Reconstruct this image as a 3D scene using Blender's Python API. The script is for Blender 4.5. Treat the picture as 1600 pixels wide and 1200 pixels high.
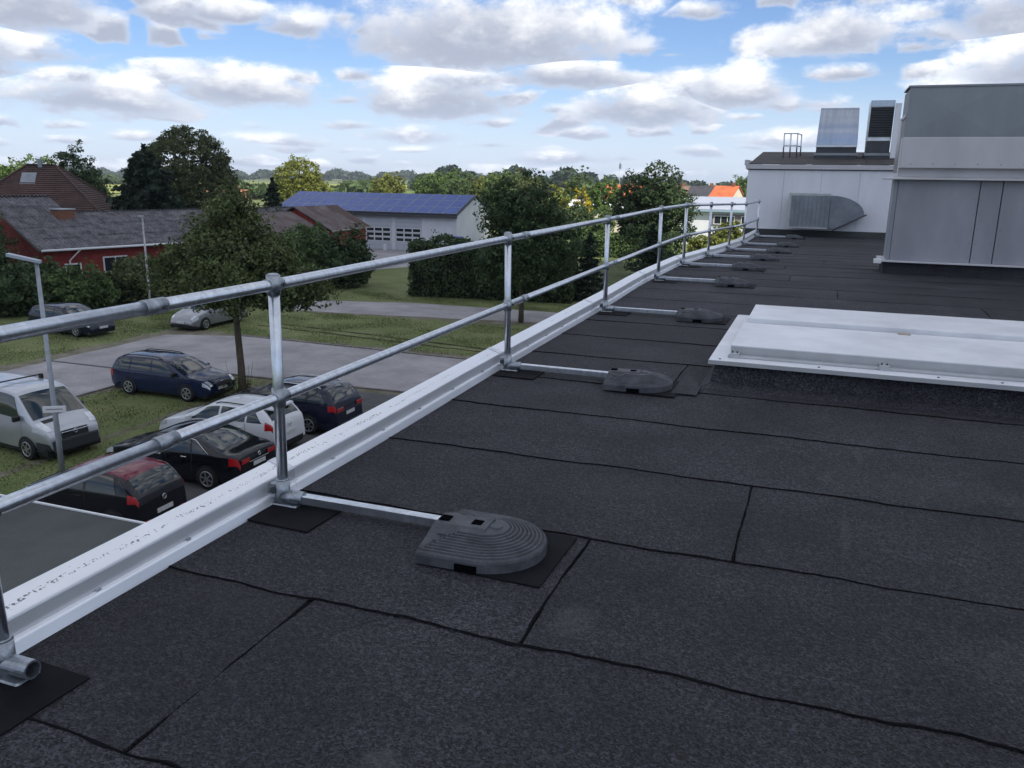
import bpy, bmesh, math, random
import numpy as np
from mathutils import Vector, Matrix

# ------------------------------------------------------------------ scene, camera, sky, sun
for o in list(bpy.data.objects): bpy.data.objects.remove(o)
S = bpy.context.scene
COL = S.collection
CZ = 1.566            # eye height above the roof
G = -6.234            # car park level below the roof
R = math.radians

cam = bpy.data.cameras.new('camera'); cam_o = bpy.data.objects.new('camera', cam); COL.objects.link(cam_o)
PITCH, YAW, ROLL = .24417, .34951, .01558
cam.sensor_width = 36; cam.lens = 36*1283/1600; cam.clip_start = .05; cam.clip_end = 20000
def _cam():
    F = Vector((0, math.cos(PITCH), -math.sin(PITCH))); U = Vector((0, math.sin(PITCH), math.cos(PITCH))); X = Vector((1, 0, 0))
    c, s = math.cos(ROLL), math.sin(ROLL)
    r, u = c*X + s*U, -s*X + c*U
    M = Matrix((r, u, -F)).transposed()
    M = Matrix.Rotation(YAW, 3, 'Z') @ M
    cam_o.matrix_world = Matrix.Translation((0, 0, CZ)) @ M.to_4x4()
_cam()
S.camera = cam_o
S.cycles.max_bounces = 6; S.cycles.diffuse_bounces = 3; S.cycles.glossy_bounces = 3; S.cycles.transmission_bounces = 2; S.cycles.caustics_reflective = False; S.cycles.caustics_refractive = False
S.render.resolution_x = 1024; S.render.resolution_y = 768
S.view_settings.view_transform = 'Standard'; S.view_settings.look = 'None'
S.view_settings.exposure = 0.4; S.view_settings.gamma = 1.0
S.view_settings.use_curve_mapping = False

SUN_EL, SUN_AZ = R(46), R(138)        # azimuth clockwise from +Y
SUNV = Vector((math.sin(SUN_AZ)*math.cos(SUN_EL), math.cos(SUN_AZ)*math.cos(SUN_EL), math.sin(SUN_EL)))
sun = bpy.data.lights.new('sun', 'SUN'); sun.energy = 4.2; sun.angle = R(.53); sun.color = (1, .95, .86)
sun_o = bpy.data.objects.new('sun', sun); COL.objects.link(sun_o)
sun_o.rotation_euler = (-SUNV).to_track_quat('-Z', 'Y').to_euler(); sun_o.location = (0, 0, 60)

def build_world():
    W = bpy.data.worlds.new('World'); S.world = W; W.use_nodes = True; W.cycles.sampling_method = 'MANUAL'; W.cycles.sample_map_resolution = 512
    nt = W.node_tree; N = nt.nodes; L = nt.links; N.clear()
    def nd(t, **k):
        n = N.new(t)
        for a, b in k.items(): setattr(n, a, b)
        return n
    def val(sock, v):
        if isinstance(v, (int, float)): sock.default_value = v
        else: L.new(v, sock)
    def m(op, a, b=0.0, c=None, clamp=False):
        n = nd('ShaderNodeMath', operation=op, use_clamp=clamp)
        val(n.inputs[0], a); val(n.inputs[1], b)
        if c is not None: val(n.inputs[2], c)
        return n.outputs[0]
    def smooth(x, a, b):
        n = nd('ShaderNodeMapRange', interpolation_type='SMOOTHSTEP'); val(n.inputs[0], x)
        n.inputs[1].default_value = a; n.inputs[2].default_value = b
        return n.outputs[0]
    def mix(f, a, b):
        n = nd('ShaderNodeMix', data_type='RGBA'); val(n.inputs[0], f)
        for i, v in ((6, a), (7, b)):
            if isinstance(v, tuple): n.inputs[i].default_value = v + (1,)
            else: L.new(v, n.inputs[i])
        return n.outputs[2]
    tc = nd('ShaderNodeTexCoord')
    sep = nd('ShaderNodeSeparateXYZ'); L.new(tc.outputs['Generated'], sep.inputs[0])
    x, y, z = sep.outputs
    az = m('ARCTAN2', x, y); el = m('ARCSINE', z)
    sky = nd('ShaderNodeTexSky', sky_type='NISHITA'); sky.sun_disc = False
    sky.sun_elevation = SUN_EL; sky.sun_rotation = SUN_AZ; sky.air_density = 1.0; sky.dust_density = .6; sky.ozone_density = 1.6
    # fair-weather cumulus: heaps with flat bases and billowing tops, in layers that thin towards the horizon
    elp = m('MAXIMUM', el, .002)
    lv = m('LOGARITHM', m('ADD', elp, .15), math.e)
    def comb(a, b, c=0.0):
        n = nd('ShaderNodeCombineXYZ'); val(n.inputs[0], a); val(n.inputs[1], b); val(n.inputs[2], c); return n.outputs[0]
    def noise(vec, scale, det, rough):
        n = nd('ShaderNodeTexNoise'); L.new(vec, n.inputs['Vector']); n.inputs['Scale'].default_value = scale; n.inputs['Detail'].default_value = det; n.inputs['Roughness'].default_value = rough
        return n.outputs['Fac']
    pv = comb(m('MULTIPLY', az, 7.0), m('MULTIPLY', lv, 3.4))
    billow = m('SUBTRACT', noise(pv, 2.0, 7, .60), .5)
    soft = m('SUBTRACT', noise(comb(m('MULTIPLY', az, 7.0), m('MULTIPLY', lv, 2.6), 4.7), .8, 3, .5), .5)
    def heap(dx, dy, rad):
        # signed fullness and height within one heap
        below = m('LESS_THAN', dy, 0.0)
        dyy = m('MULTIPLY', dy, m('MULTIPLY_ADD', below, 1.2, 1.0))
        r = m('SQRT', m('MULTIPLY_ADD', dx, dx, m('MULTIPLY', dyy, dyy)))
        edge = m('MULTIPLY', billow, m('SUBTRACT', 2.3, m('MULTIPLY', below, 1.1)))
        return m('ADD', m('SUBTRACT', rad, r), edge), m('DIVIDE', dy, rad if isinstance(rad, float) else m('MAXIMUM', rad, .3))
    heaps = []
    def layer(su, sv, off, ax, ay, r0, r1):
        p_ = comb(m('ADD', m('MULTIPLY_ADD', az, su, off), m('MULTIPLY', soft, 1.1)), m('ADD', m('MULTIPLY_ADD', lv, sv, off*.37), m('MULTIPLY', billow, .5)))
        vo = nd('ShaderNodeTexVoronoi', voronoi_dimensions='2D', feature='F1'); L.new(p_, vo.inputs['Vector']); vo.inputs['Scale'].default_value = 1.0; vo.inputs['Randomness'].default_value = .8
        df = nd('ShaderNodeVectorMath', operation='SUBTRACT'); L.new(p_, df.inputs[0]); L.new(vo.outputs['Position'], df.inputs[1])
        sp = nd('ShaderNodeSeparateXYZ'); L.new(df.outputs[0], sp.inputs[0]); cs = nd('ShaderNodeSeparateColor'); L.new(vo.outputs['Color'], cs.inputs[0])
        rad = m('MULTIPLY_ADD', cs.outputs[0], r1-r0, r0)
        ve = nd('ShaderNodeTexVoronoi', voronoi_dimensions='2D', feature='DISTANCE_TO_EDGE'); L.new(p_, ve.inputs['Vector']); ve.inputs['Scale'].default_value = 1.0; ve.inputs['Randomness'].default_value = .8
        f_, h_ = heap(m('MULTIPLY', sp.outputs[0], 1/ax), m('MULTIPLY_ADD', sp.outputs[1], 1/ay, .28), rad)
        lim = m('MULTIPLY_ADD', ve.outputs['Distance'], 5.0, -.42)          # heaps thin out before their neighbours begin
        heaps.append((m('MINIMUM', f_, lim), h_))
    layer(13.0, 8.2, 41.3, .68, .54, .30, 1.30)
    layer(7.0, 4.8, 13.7, .68, .54, .15, 1.20)
    ebl = m('MULTIPLY', billow, 2.0)
    fd = fh = None
    for (a0, e0, ra, re) in CLOUD_HEAPS:
        dx = m('MULTIPLY_ADD', az, 1/ra, -a0/ra); dy = m('MULTIPLY_ADD', el, 1/re, -e0/re)
        dyy = m('MAXIMUM', dy, m('MULTIPLY', dy, -2.2))
        f_ = m('SUBTRACT', 1.0, m('SQRT', m('MULTIPLY_ADD', dx, dx, m('MULTIPLY', dyy, dyy))))
        if fd is None: fd, fh = f_, dy
        else:
            g_ = m('GREATER_THAN', f_, fd); fh = m('MULTIPLY_ADD', g_, m('SUBTRACT', dy, fh), fh); fd = m('MAXIMUM', fd, f_)
    heaps.append((m('ADD', fd, ebl), fh))
    up = m('MULTIPLY', smooth(el, .19, .34), .42)
    mask = 0.0; lit = None; col = None
    low = m('SUBTRACT', 1.0, smooth(el, .0, .11))
    cur = None
    veil = VEIL
    STR = .1
    sc = nd('ShaderNodeMix', data_type='RGBA', blend_type='MULTIPLY'); sc.inputs[0].default_value = 1
    L.new(sky.outputs[0], sc.inputs[6]); sc.inputs[7].default_value = SKY_TINT + (1,)
    vlo = mix(m('MULTIPLY', m('SUBTRACT', 1.0, smooth(el, .0, .14)), .72), sc.outputs[2], tuple(c/STR for c in veil))
    out = vlo
    for (dn, hh) in heaps:
        dn = m('ADD', dn, up)
        mk = smooth(dn, -.02, .50)
        li = m('ADD', m('ADD', hh, m('MULTIPLY', billow, 2.0)), m('MULTIPLY', soft, .9))
        li = smooth(li, -.15, .95)
        thin = m('SUBTRACT', 1.0, smooth(dn, .15, .7))
        c = mix(li, CLOUD_BASE, CLOUD_TOP)
        c = mix(m('MULTIPLY', thin, .45), c, CLOUD_THIN)
        c = mix(m('MULTIPLY', low, .40), c, veil)
        v = nd('ShaderNodeVectorMath', operation='SCALE'); L.new(c, v.inputs[0]); v.inputs['Scale'].default_value = 1/STR
        out = mix(mk, out, v.outputs[0])
    bg = nd('ShaderNodeBackground'); L.new(out, bg.inputs[0]); bg.inputs[1].default_value = STR
    wo = nd('ShaderNodeOutputWorld'); L.new(bg.outputs[0], wo.inputs[0])
CLOUD_BASE, CLOUD_TOP, CLOUD_THIN, VEIL, SKY_TINT = (.36, .40, .50), (1.0, 1.0, 1.0), (.62, .69, .82), (.58, .67, .84), (.70, .80, 1.03)
# azimuth, base elevation, half width, height of the larger heaps over the village
CLOUD_HEAPS = [(-.86, .155, .085, .050), (-.915, .105, .075, .045), (-.665, .165, .06, .022), (-.29, .112, .10, .030), (-.10, .095, .075, .040), (.20, .110, .10, .060), (-.005, .150, .075, .050), (.165, .160, .09, .045), (-.38, .150, .21, .085), (-.66, .088, .10, .04), (-.45, .082, .13, .05), (-.20, .075, .10, .04), (-.80, .07, .12, .04)]
build_world()

# ------------------------------------------------------------------ materials
MATS = {}
def mat(name, col, rough=.6, metal=0.0, spec=.5, var=0.0, vscale=3.0, vdetail=5.0, col2=None, bump=0.0, bscale=40.0, coat=0.0, trans=0.0, island=0.0, fine=0.0, fscale=150.0, emit=None, stretch=None):
    if name in MATS: return MATS[name]
    M = bpy.data.materials.new(name); M.use_nodes = True; nt = M.node_tree; N = nt.nodes; L = nt.links
    b = N['Principled BSDF']
    b.inputs['Base Color'].default_value = col + (1,); b.inputs['Roughness'].default_value = rough
    b.inputs['Metallic'].default_value = metal; b.inputs['Specular IOR Level'].default_value = spec
    b.inputs['Coat Weight'].default_value = coat; b.inputs['Coat Roughness'].default_value = .05
    g = N.new('ShaderNodeNewGeometry')
    vec = g.outputs['Position']
    if stretch:
        mp = N.new('ShaderNodeMapping'); L.new(vec, mp.inputs[0]); mp.inputs['Scale'].default_value = stretch; vec = mp.outputs[0]
    colsock = None
    if var or col2:
        n = N.new('ShaderNodeTexNoise'); L.new(vec, n.inputs['Vector']); n.inputs['Scale'].default_value = vscale; n.inputs['Detail'].default_value = vdetail; n.inputs['Roughness'].default_value = .62
        r = N.new('ShaderNodeValToRGB'); L.new(n.outputs['Fac'], r.inputs[0])
        c2 = col2 or tuple(max(0, c*(1-var)) for c in col); c1 = col if col2 else tuple(c*(1+var*.6) for c in col)
        r.color_ramp.elements[0].position = .36; r.color_ramp.elements[1].position = .66
        r.color_ramp.elements[0].color = c2+(1,); r.color_ramp.elements[1].color = c1+(1,)
        colsock = r.outputs[0]
    def mul(sock_or_col, fac_sock, lo, hi):
        mr = N.new('ShaderNodeMapRange'); L.new(fac_sock, mr.inputs[0]); mr.inputs[1].default_value = lo[0]; mr.inputs[2].default_value = lo[1]; mr.inputs[3].default_value = hi[0]; mr.inputs[4].default_value = hi[1]
        v = N.new('ShaderNodeVectorMath'); v.operation = 'SCALE'
        if sock_or_col is None: v.inputs[0].default_value = col
        else: L.new(sock_or_col, v.inputs[0])
        L.new(mr.outputs[0], v.inputs['Scale']); return v.outputs[0]
    if fine:
        n = N.new('ShaderNodeTexNoise'); L.new(vec, n.inputs['Vector']); n.inputs['Scale'].default_value = fscale; n.inputs['Detail'].default_value = 2
        colsock = mul(colsock, n.outputs['Fac'], (.3, .7), (1-fine, 1+fine))
    if island:
        colsock = mul(colsock, g.outputs['Random Per Island'], (0, 1), (1-island, 1+island))
    if colsock: L.new(colsock, b.inputs['Base Color'])
    if bump:
        n = N.new('ShaderNodeTexNoise'); L.new(vec, n.inputs['Vector']); n.inputs['Scale'].default_value = bscale; n.inputs['Detail'].default_value = 4
        bp = N.new('ShaderNodeBump'); bp.inputs['Strength'].default_value = bump; bp.inputs['Distance'].default_value = .02
        L.new(n.outputs['Fac'], bp.inputs['Height']); L.new(bp.outputs[0], b.inputs['Normal'])
    if trans:
        t = N.new('ShaderNodeBsdfTranslucent'); mx = N.new('ShaderNodeMixShader'); mx.inputs[0].default_value = trans
        if colsock: L.new(colsock, t.inputs[0])
        else: t.inputs[0].default_value = col+(1,)
        L.new(b.outputs[0], mx.inputs[1]); L.new(t.outputs[0], mx.inputs[2]); L.new(mx.outputs[0], N['Material Output'].inputs[0])
    MATS[name] = M; return M

galv = mat('galvanised steel', (.64, .675, .72), .30, .95, var=.18, vscale=26, vdetail=6, fine=.06, fscale=220, bump=.06, bscale=90, stretch=(1, 1, .35))
galv_dull = mat('dull galvanised casting', (.36, .39, .42), .42, .9, var=.3, vscale=30, bump=.12, bscale=90)
alu = mat('mill aluminium', (.72, .74, .77), .42, .75, var=.18, vscale=5, fine=.04, stretch=(1, .25, 1))
rubber = mat('recycled rubber', (.070, .074, .084), .6, 0, .4, var=.4, vscale=9, fine=.35, fscale=260, bump=.35, bscale=300)
matblack = mat('black protection mat', (.0085, .009, .0115), .8, 0, .12, var=.35, vscale=6, fine=.2, fscale=300, bump=.15, bscale=300)
bitumen_gap = mat('bitumen bleed', (.0065, .0063, .0078), .9, 0, .10)
white_sheet = mat('white lacquered aluminium', (.71, .72, .74), .42, 0, .45, var=.16, vscale=1.6, vdetail=8, fine=.02, bump=.02, bscale=30)
flange_grey = mat('grey aluminium flange', (.46, .47, .48), .5, .3, var=.12, vscale=4)
ahu_grey = mat('grey painted steel', (.315, .315, .345), .5, .1, .35, var=.13, vscale=1.1, vdetail=8, fine=.03, bump=.04, bscale=3, stretch=(1.6, 1.6, .6))
ahu_dark = mat('dark grey sheet', (.265, .285, .31), .6, .1, .3, var=.10, vscale=1.2, vdetail=7, stretch=(1.6, 1.6, .6))
ahu_light = mat('light grey band', (.56, .545, .565), .55, .05, .3, var=.09, vscale=1.2, vdetail=7, stretch=(1.6, 1.6, .6))
panel_white = mat('white sandwich panel', (.78, .79, .83), .45, 0, .4, var=.06, vscale=1.0, vdetail=7, stretch=(2, 2, .5))
steel_bright = mat('stainless sheet', (.36, .40, .46), .22, .9, var=.10, vscale=1.2, stretch=(8, 1, .4))
dark_metal = mat('dark anthracite metal', (.055, .06, .07), .5, .2, var=.2, vscale=3)
black_plastic = mat('black plastic', (.012, .013, .014), .5, 0, .4)
tyre_m = mat('tyre rubber', (.016, .016, .017), .8, 0, .3)
rim_m = mat('alloy rim', (.45, .46, .48), .3, .85)
glass_dark = mat('car glass', (.018, .028, .030), .03, 0, .75)
house_glass = mat('window glass', (.02, .025, .03), .06, 0, .8)
lamp_clear = mat('clear lamp glass', (.62, .65, .68), .12, .25, .8, coat=.5)
lamp_red = mat('red lamp glass', (.42, .012, .014), .15, 0, .7, coat=.6)
plate_m = mat('number plate', (.62, .63, .62), .4, var=.18, vscale=26, vdetail=1)
chrome = mat('chrome trim', (.75, .76, .78), .12, 1.0)
white_paint = mat('white paint', (.72, .73, .74), .5, 0, .4)
red_wall = mat('red brickwork', (.235, .040, .036), .85, 0, .2, var=.22, vscale=2.5, fine=.2, fscale=14)
red_board = mat('red boarding', (.33, .045, .035), .8, 0, .2, var=.18, vscale=1.5, stretch=(3, 3, .4))
corr = mat('weathered fibre cement', (.175, .168, .178), .85, 0, .2, col2=(.078, .074, .080), vscale=1.6, vdetail=9, fine=.30, fscale=7, bump=.1, bscale=14)
rusty = mat('rusty brown fibre cement', (.165, .135, .135), .85, 0, .2, col2=(.085, .060, .055), vscale=.7, fine=.18, fscale=8)
brown_tile = mat('brown clay tiles', (.105, .062, .052), .8, 0, .25, col2=(.062, .040, .036), vscale=.9, fine=.25, fscale=7)
orange_tile = mat('orange clay tiles', (.52, .14, .06), .75, 0, .2, var=.2, vscale=.6, fine=.12, fscale=4)
brown_far = mat('brown far tiles', (.20, .13, .10), .8, 0, .2, var=.2, vscale=.5)
dark_far = mat('dark far tiles', (.055, .055, .065), .7, 0, .3, var=.2, vscale=.5)
render_white = mat('white render', (.66, .67, .70), .8, 0, .2, var=.08, vscale=.5)
render_cream = mat('cream render', (.68, .62, .50), .8, 0, .2, var=.08, vscale=.5)
solar = mat('solar cells', (.016, .060, .27), .28, 0, .2, var=.2, vscale=1.5)
solar_frame = mat('solar frame', (.22, .27, .36), .4, .2)
door_grey = mat('sectional door', (.50, .53, .57), .5, 0, .3, var=.05, vscale=.6)
brick_orange = mat('orange brick', (.21, .095, .06), .85, 0, .2, var=.25, vscale=6)
zinc = mat('zinc sheet', (.25, .27, .30), .45, .6, var=.2, vscale=3)
bark = mat('bark', (.115, .095, .070), .9, 0, .2, var=.4, vscale=9, bump=.5, bscale=20, stretch=(1, 1, .3))
bark_dark = mat('dark bark', (.06, .05, .04), .9, 0, .2, var=.3, vscale=6)

def leafmat(name, c, isl=.45, var=.35, vs=1.3, tr=.28):
    return mat(name, c, .6, 0, .25, var=var, vscale=vs, vdetail=3, island=isl, trans=tr)
leaf_mid = leafmat('leaf mid green', (.092, .142, .046))
leaf_dark = leafmat('leaf dark green', (.062, .098, .038))
leaf_olive = leafmat('leaf olive', (.098, .118, .046))
leaf_light = leafmat('leaf light green', (.11, .175, .042))
leaf_yellow = leafmat('leaf yellow', (.50, .40, .030), .3)
leaf_lime = leafmat('leaf lime', (.18, .20, .040))
leaf_far = leafmat('leaf far wood', (.035, .058, .034), .35, .3, .05, .1)
leaf_far2 = leafmat('leaf far grove', (.075, .115, .040), .35, .3, .05, .15)
needle = leafmat('needle green', (.030, .050, .028), .35)
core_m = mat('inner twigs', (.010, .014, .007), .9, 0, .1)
grass_m = mat('grass', (.185, .200, .088), .9, 0, .15, col2=(.108, .142, .050), vscale=.55, vdetail=9, fine=.35, fscale=18, bump=.6, bscale=16)
blade_m = leafmat('grass blades', (.165, .195, .072), .5, .45, .6, .3)

SCUFFS = [(-.99, 1.72, .07, .06, .30), (-.95, 1.53, .08, .05, .26), (.35, 5.0, .03, .20, .22), (.25, 3.85, .025, .35, .20), (-.70, 2.62, .09, .16, .26), (-.85, 4.0, .5, .22, .08), (1.0, 2.9, .5, .2, .10), (-1.9, 2.3, .3, .12, .08), (.6, 4.6, .7, .25, .10), (-1.2, 7.2, .5, .3, .10), (.2, 12.5, 1.2, .5, .10), (-.6, 9.6, .8, .3, .10)]
def roof_mat():
    M = bpy.data.materials.new('mineral roofing felt'); M.use_nodes = True; nt = M.node_tree; N = nt.nodes; L = nt.links
    b = N['Principled BSDF']; b.inputs['Roughness'].default_value = .78; b.inputs['Specular IOR Level'].default_value = .35
    g = N.new('ShaderNodeNewGeometry'); oi = N.new('ShaderNodeObjectInfo')
    def noise(sc, det, ro=.6):
        n = N.new('ShaderNodeTexNoise'); L.new(g.outputs['Position'], n.inputs['Vector']); n.inputs['Scale'].default_value = sc; n.inputs['Detail'].default_value = det; n.inputs['Roughness'].default_value = ro; return n.outputs['Fac']
    def ramp(f, p0, c0, p1, c1):
        r = N.new('ShaderNodeValToRGB'); L.new(f, r.inputs[0]); r.color_ramp.elements[0].position = p0; r.color_ramp.elements[1].position = p1
        r.color_ramp.elements[0].color = c0+(1,); r.color_ramp.elements[1].color = c1+(1,); return r.outputs[0]
    def mix(f, a, c, bt='MIX'):
        n = N.new('ShaderNodeMix'); n.data_type = 'RGBA'; n.blend_type = bt
        if isinstance(f, float): n.inputs[0].default_value = f
        else: L.new(f, n.inputs[0])
        for i, v in ((6, a), (7, c)):
            if isinstance(v, tuple): n.inputs[i].default_value = v+(1,)
            else: L.new(v, n.inputs[i])
        return n.outputs[2]
    base = ramp(noise(1.5, 6, .62), .32, (.0136, .0132, .0164), .70, (.0300, .0290, .0345))
    vo = N.new('ShaderNodeTexVoronoi'); L.new(g.outputs['Position'], vo.inputs['Vector']); vo.inputs['Scale'].default_value = 160
    sr_ = N.new('ShaderNodeSeparateColor'); L.new(vo.outputs['Color'], sr_.inputs[0])
    grit = ramp(sr_.outputs[0], .05, (.10, .10, .10), .97, (2.2, 2.2, 2.2))
    c = mix(1.0, base, grit, 'MULTIPLY')
    speck = N.new('ShaderNodeTexNoise'); L.new(g.outputs['Position'], speck.inputs['Vector']); speck.inputs['Scale'].default_value = 48; speck.inputs['Detail'].default_value = 3
    c = mix(1.0, c, ramp(speck.outputs['Fac'], .3, (.55, .55, .55), .72, (1.5, 1.5, 1.52)), 'MULTIPLY')
    # per-sheet tone and faint washed stains
    mr = N.new('ShaderNodeMapRange'); L.new(oi.outputs['Random'], mr.inputs[0]); mr.inputs[3].default_value = .78; mr.inputs[4].default_value = 1.28
    sc = N.new('ShaderNodeVectorMath'); sc.operation = 'SCALE'; L.new(c, sc.inputs[0]); L.new(mr.outputs[0], sc.inputs['Scale'])
    st = ramp(noise(1.1, 7, .66), .50, (0, 0, 0), .78, (.75, .75, .75))
    sc2 = N.new('ShaderNodeVectorMath'); sc2.operation = 'SCALE'; L.new(sc.outputs[0], sc2.inputs[0]); sc2.inputs['Scale'].default_value = 1.75
    c = mix(st, sc.outputs[0], sc2.outputs[0])
    br = ramp(noise(1.7, 5, .6), .66, (0, 0, 0), .80, (.6, .6, .6))
    c = mix(br, c, (.027, .021, .016))
    sx = N.new('ShaderNodeSeparateXYZ'); L.new(g.outputs['Position'], sx.inputs[0])
    def mm(op, a, b_, cl=False):
        n = N.new('ShaderNodeMath'); n.operation = op; n.use_clamp = cl
        for i, v in enumerate((a, b_)):
            if isinstance(v, (int, float)): n.inputs[i].default_value = v
            else: L.new(v, n.inputs[i])
        return n.outputs[0]
    wob = mm('MULTIPLY', mm('SUBTRACT', noise(14, 4), .5), 2.6); acc = 0.0
    for (x_, y_, rx_, ry_, k_) in SCUFFS:
        dx = mm('MULTIPLY', mm('SUBTRACT', sx.outputs[0], x_), 1/rx_); dy = mm('MULTIPLY', mm('SUBTRACT', sx.outputs[1], y_), 1/ry_)
        f_ = mm('SUBTRACT', 1.0, mm('ADD', mm('ADD', mm('MULTIPLY', dx, dx), mm('MULTIPLY', dy, dy)), wob), True)
        acc = mm('MAXIMUM', acc, mm('MULTIPLY', f_, k_))
    c = mix(acc, c, (.11, .108, .108))
    L.new(c, b.inputs['Base Color'])
    bp = N.new('ShaderNodeBump'); bp.inputs['Strength'].default_value = .8; bp.inputs['Distance'].default_value = .006
    L.new(vo.outputs['Distance'], bp.inputs['Height'])
    bp2 = N.new('ShaderNodeBump'); bp2.inputs['Strength'].default_value = .25; bp2.inputs['Distance'].default_value = .03
    L.new(noise(5, 4), bp2.inputs['Height']); L.new(bp.outputs[0], bp2.inputs['Normal']); L.new(bp2.outputs[0], b.inputs['Normal'])
    return M
felt = roof_mat()

def coping_mat():
    M = bpy.data.materials.new('coping aluminium with scuffs'); M.use_nodes = True; nt = M.node_tree; N = nt.nodes; L = nt.links
    b = N['Principled BSDF']; b.inputs['Metallic'].default_value = .7; b.inputs['Roughness'].default_value = .36
    g = N.new('ShaderNodeNewGeometry'); sp = N.new('ShaderNodeSeparateXYZ'); L.new(g.outputs['Position'], sp.inputs[0])
    def noise(sc, det, off=0):
        n = N.new('ShaderNodeTexNoise'); L.new(g.outputs['Position'], n.inputs['Vector']); n.inputs['Scale'].default_value = sc; n.inputs['Detail'].default_value = det; return n.outputs['Fac']
    def m(op, a, c):
        n = N.new('ShaderNodeMath'); n.operation = op
        for i, v in enumerate((a, c)):
            if isinstance(v, (int, float)): n.inputs[i].default_value = v
            else: L.new(v, n.inputs[i])
        return n.outputs[0]
    # a wavering line of torch-on bitumen spots left along the middle of the coping
    d = m('ABSOLUTE', m('ADD', sp.outputs[0], m('ADD', 2.462, m('MULTIPLY', m('SUBTRACT', noise(3, 2), .5), .05))), 0)
    near = m('MULTIPLY', m('LESS_THAN', d, .009), m('GREATER_THAN', noise(1.3, 3), .44))
    spots = m('GREATER_THAN', m('ADD', noise(95, 5), m('MULTIPLY', noise(1.9, 1), .30)), .745)
    top = m('GREATER_THAN', sp.outputs[2], .115)
    low = m('LESS_THAN', sp.outputs[1], 9.0)
    few = m('GREATER_THAN', noise(60, 2), .76)
    mask = m('MULTIPLY', m('MULTIPLY', m('MAXIMUM', m('MULTIPLY', near, spots), few), top), low)
    r = N.new('ShaderNodeValToRGB'); L.new(noise(4, 5), r.inputs[0]); r.color_ramp.elements[0].color = (.80, .81, .83, 1); r.color_ramp.elements[1].color = (.93, .94, .96, 1)
    mx = N.new('ShaderNodeMix'); mx.data_type = 'RGBA'; L.new(mask, mx.inputs[0]); L.new(r.outputs[0], mx.inputs[6]); mx.inputs[7].default_value = (.16, .16, .17, 1)
    L.new(mx.outputs[2], b.inputs['Base Color']); L.new(m('SUBTRACT', .7, m('MULTIPLY', mask, .7)), b.inputs['Metallic'])
    return M
coping_m = coping_mat()

def paving_mat(name, c1, c2, sx, joint):
    M = bpy.data.materials.new(name); M.use_nodes = True; nt = M.node_tree; N = nt.nodes; L = nt.links
    b = N['Principled BSDF']; b.inputs['Roughness'].default_value = .85; b.inputs['Specular IOR Level'].default_value = .25
    g = N.new('ShaderNodeNewGeometry')
    br = N.new('ShaderNodeTexBrick'); L.new(g.outputs['Position'], br.inputs['Vector'])
    br.inputs['Color1'].default_value = c1+(1,); br.inputs['Color2'].default_value = c2+(1,); br.inputs['Mortar'].default_value = joint+(1,)
    br.inputs['Scale'].default_value = 1; br.inputs['Brick Width'].default_value = sx; br.inputs['Row Height'].default_value = sx/2; br.inputs['Mortar Size'].default_value = .008
    n = N.new('ShaderNodeTexNoise'); L.new(g.outputs['Position'], n.inputs['Vector']); n.inputs['Scale'].default_value = .5; n.inputs['Detail'].default_value = 8; n.inputs['Roughness'].default_value = .65
    mr = N.new('ShaderNodeMapRange'); L.new(n.outputs['Fac'], mr.inputs[0]); mr.inputs[1].default_value = .3; mr.inputs[2].default_value = .7; mr.inputs[3].default_value = .74; mr.inputs[4].default_value = 1.28
    v = N.new('ShaderNodeVectorMath'); v.operation = 'SCALE'; L.new(br.outputs['Color'], v.inputs[0]); L.new(mr.outputs[0], v.inputs['Scale'])
    L.new(v.outputs[0], b.inputs['Base Color'])
    return M
paving = paving_mat('grey concrete pavers', (.295, .282, .290), (.33, .315, .32), .2, (.27, .255, .25))
asphalt = mat('parking asphalt', (.095, .094, .096), .85, 0, .3, var=.3, vscale=.8, vdetail=8, fine=.25, fscale=30)
gravel = mat('sandy verge', (.23, .21, .17), .95, 0, .15, col2=(.12, .115, .07), vscale=1.2, vdetail=9, fine=.3, fscale=22)
field_m = mat('ripe field', (.34, .32, .10), .95, 0, .1, col2=(.20, .25, .07), vscale=.02, vdetail=4)
meadow_m = mat('meadow', (.15, .21, .055), .95, 0, .1, col2=(.10, .15, .045), vscale=.03, vdetail=5)
low_roof_m = mat('lower roof felt', (.072, .080, .076), .7, 0, .4, col2=(.034, .038, .038), vscale=.5, vdetail=6, fine=.2, fscale=60)

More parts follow.
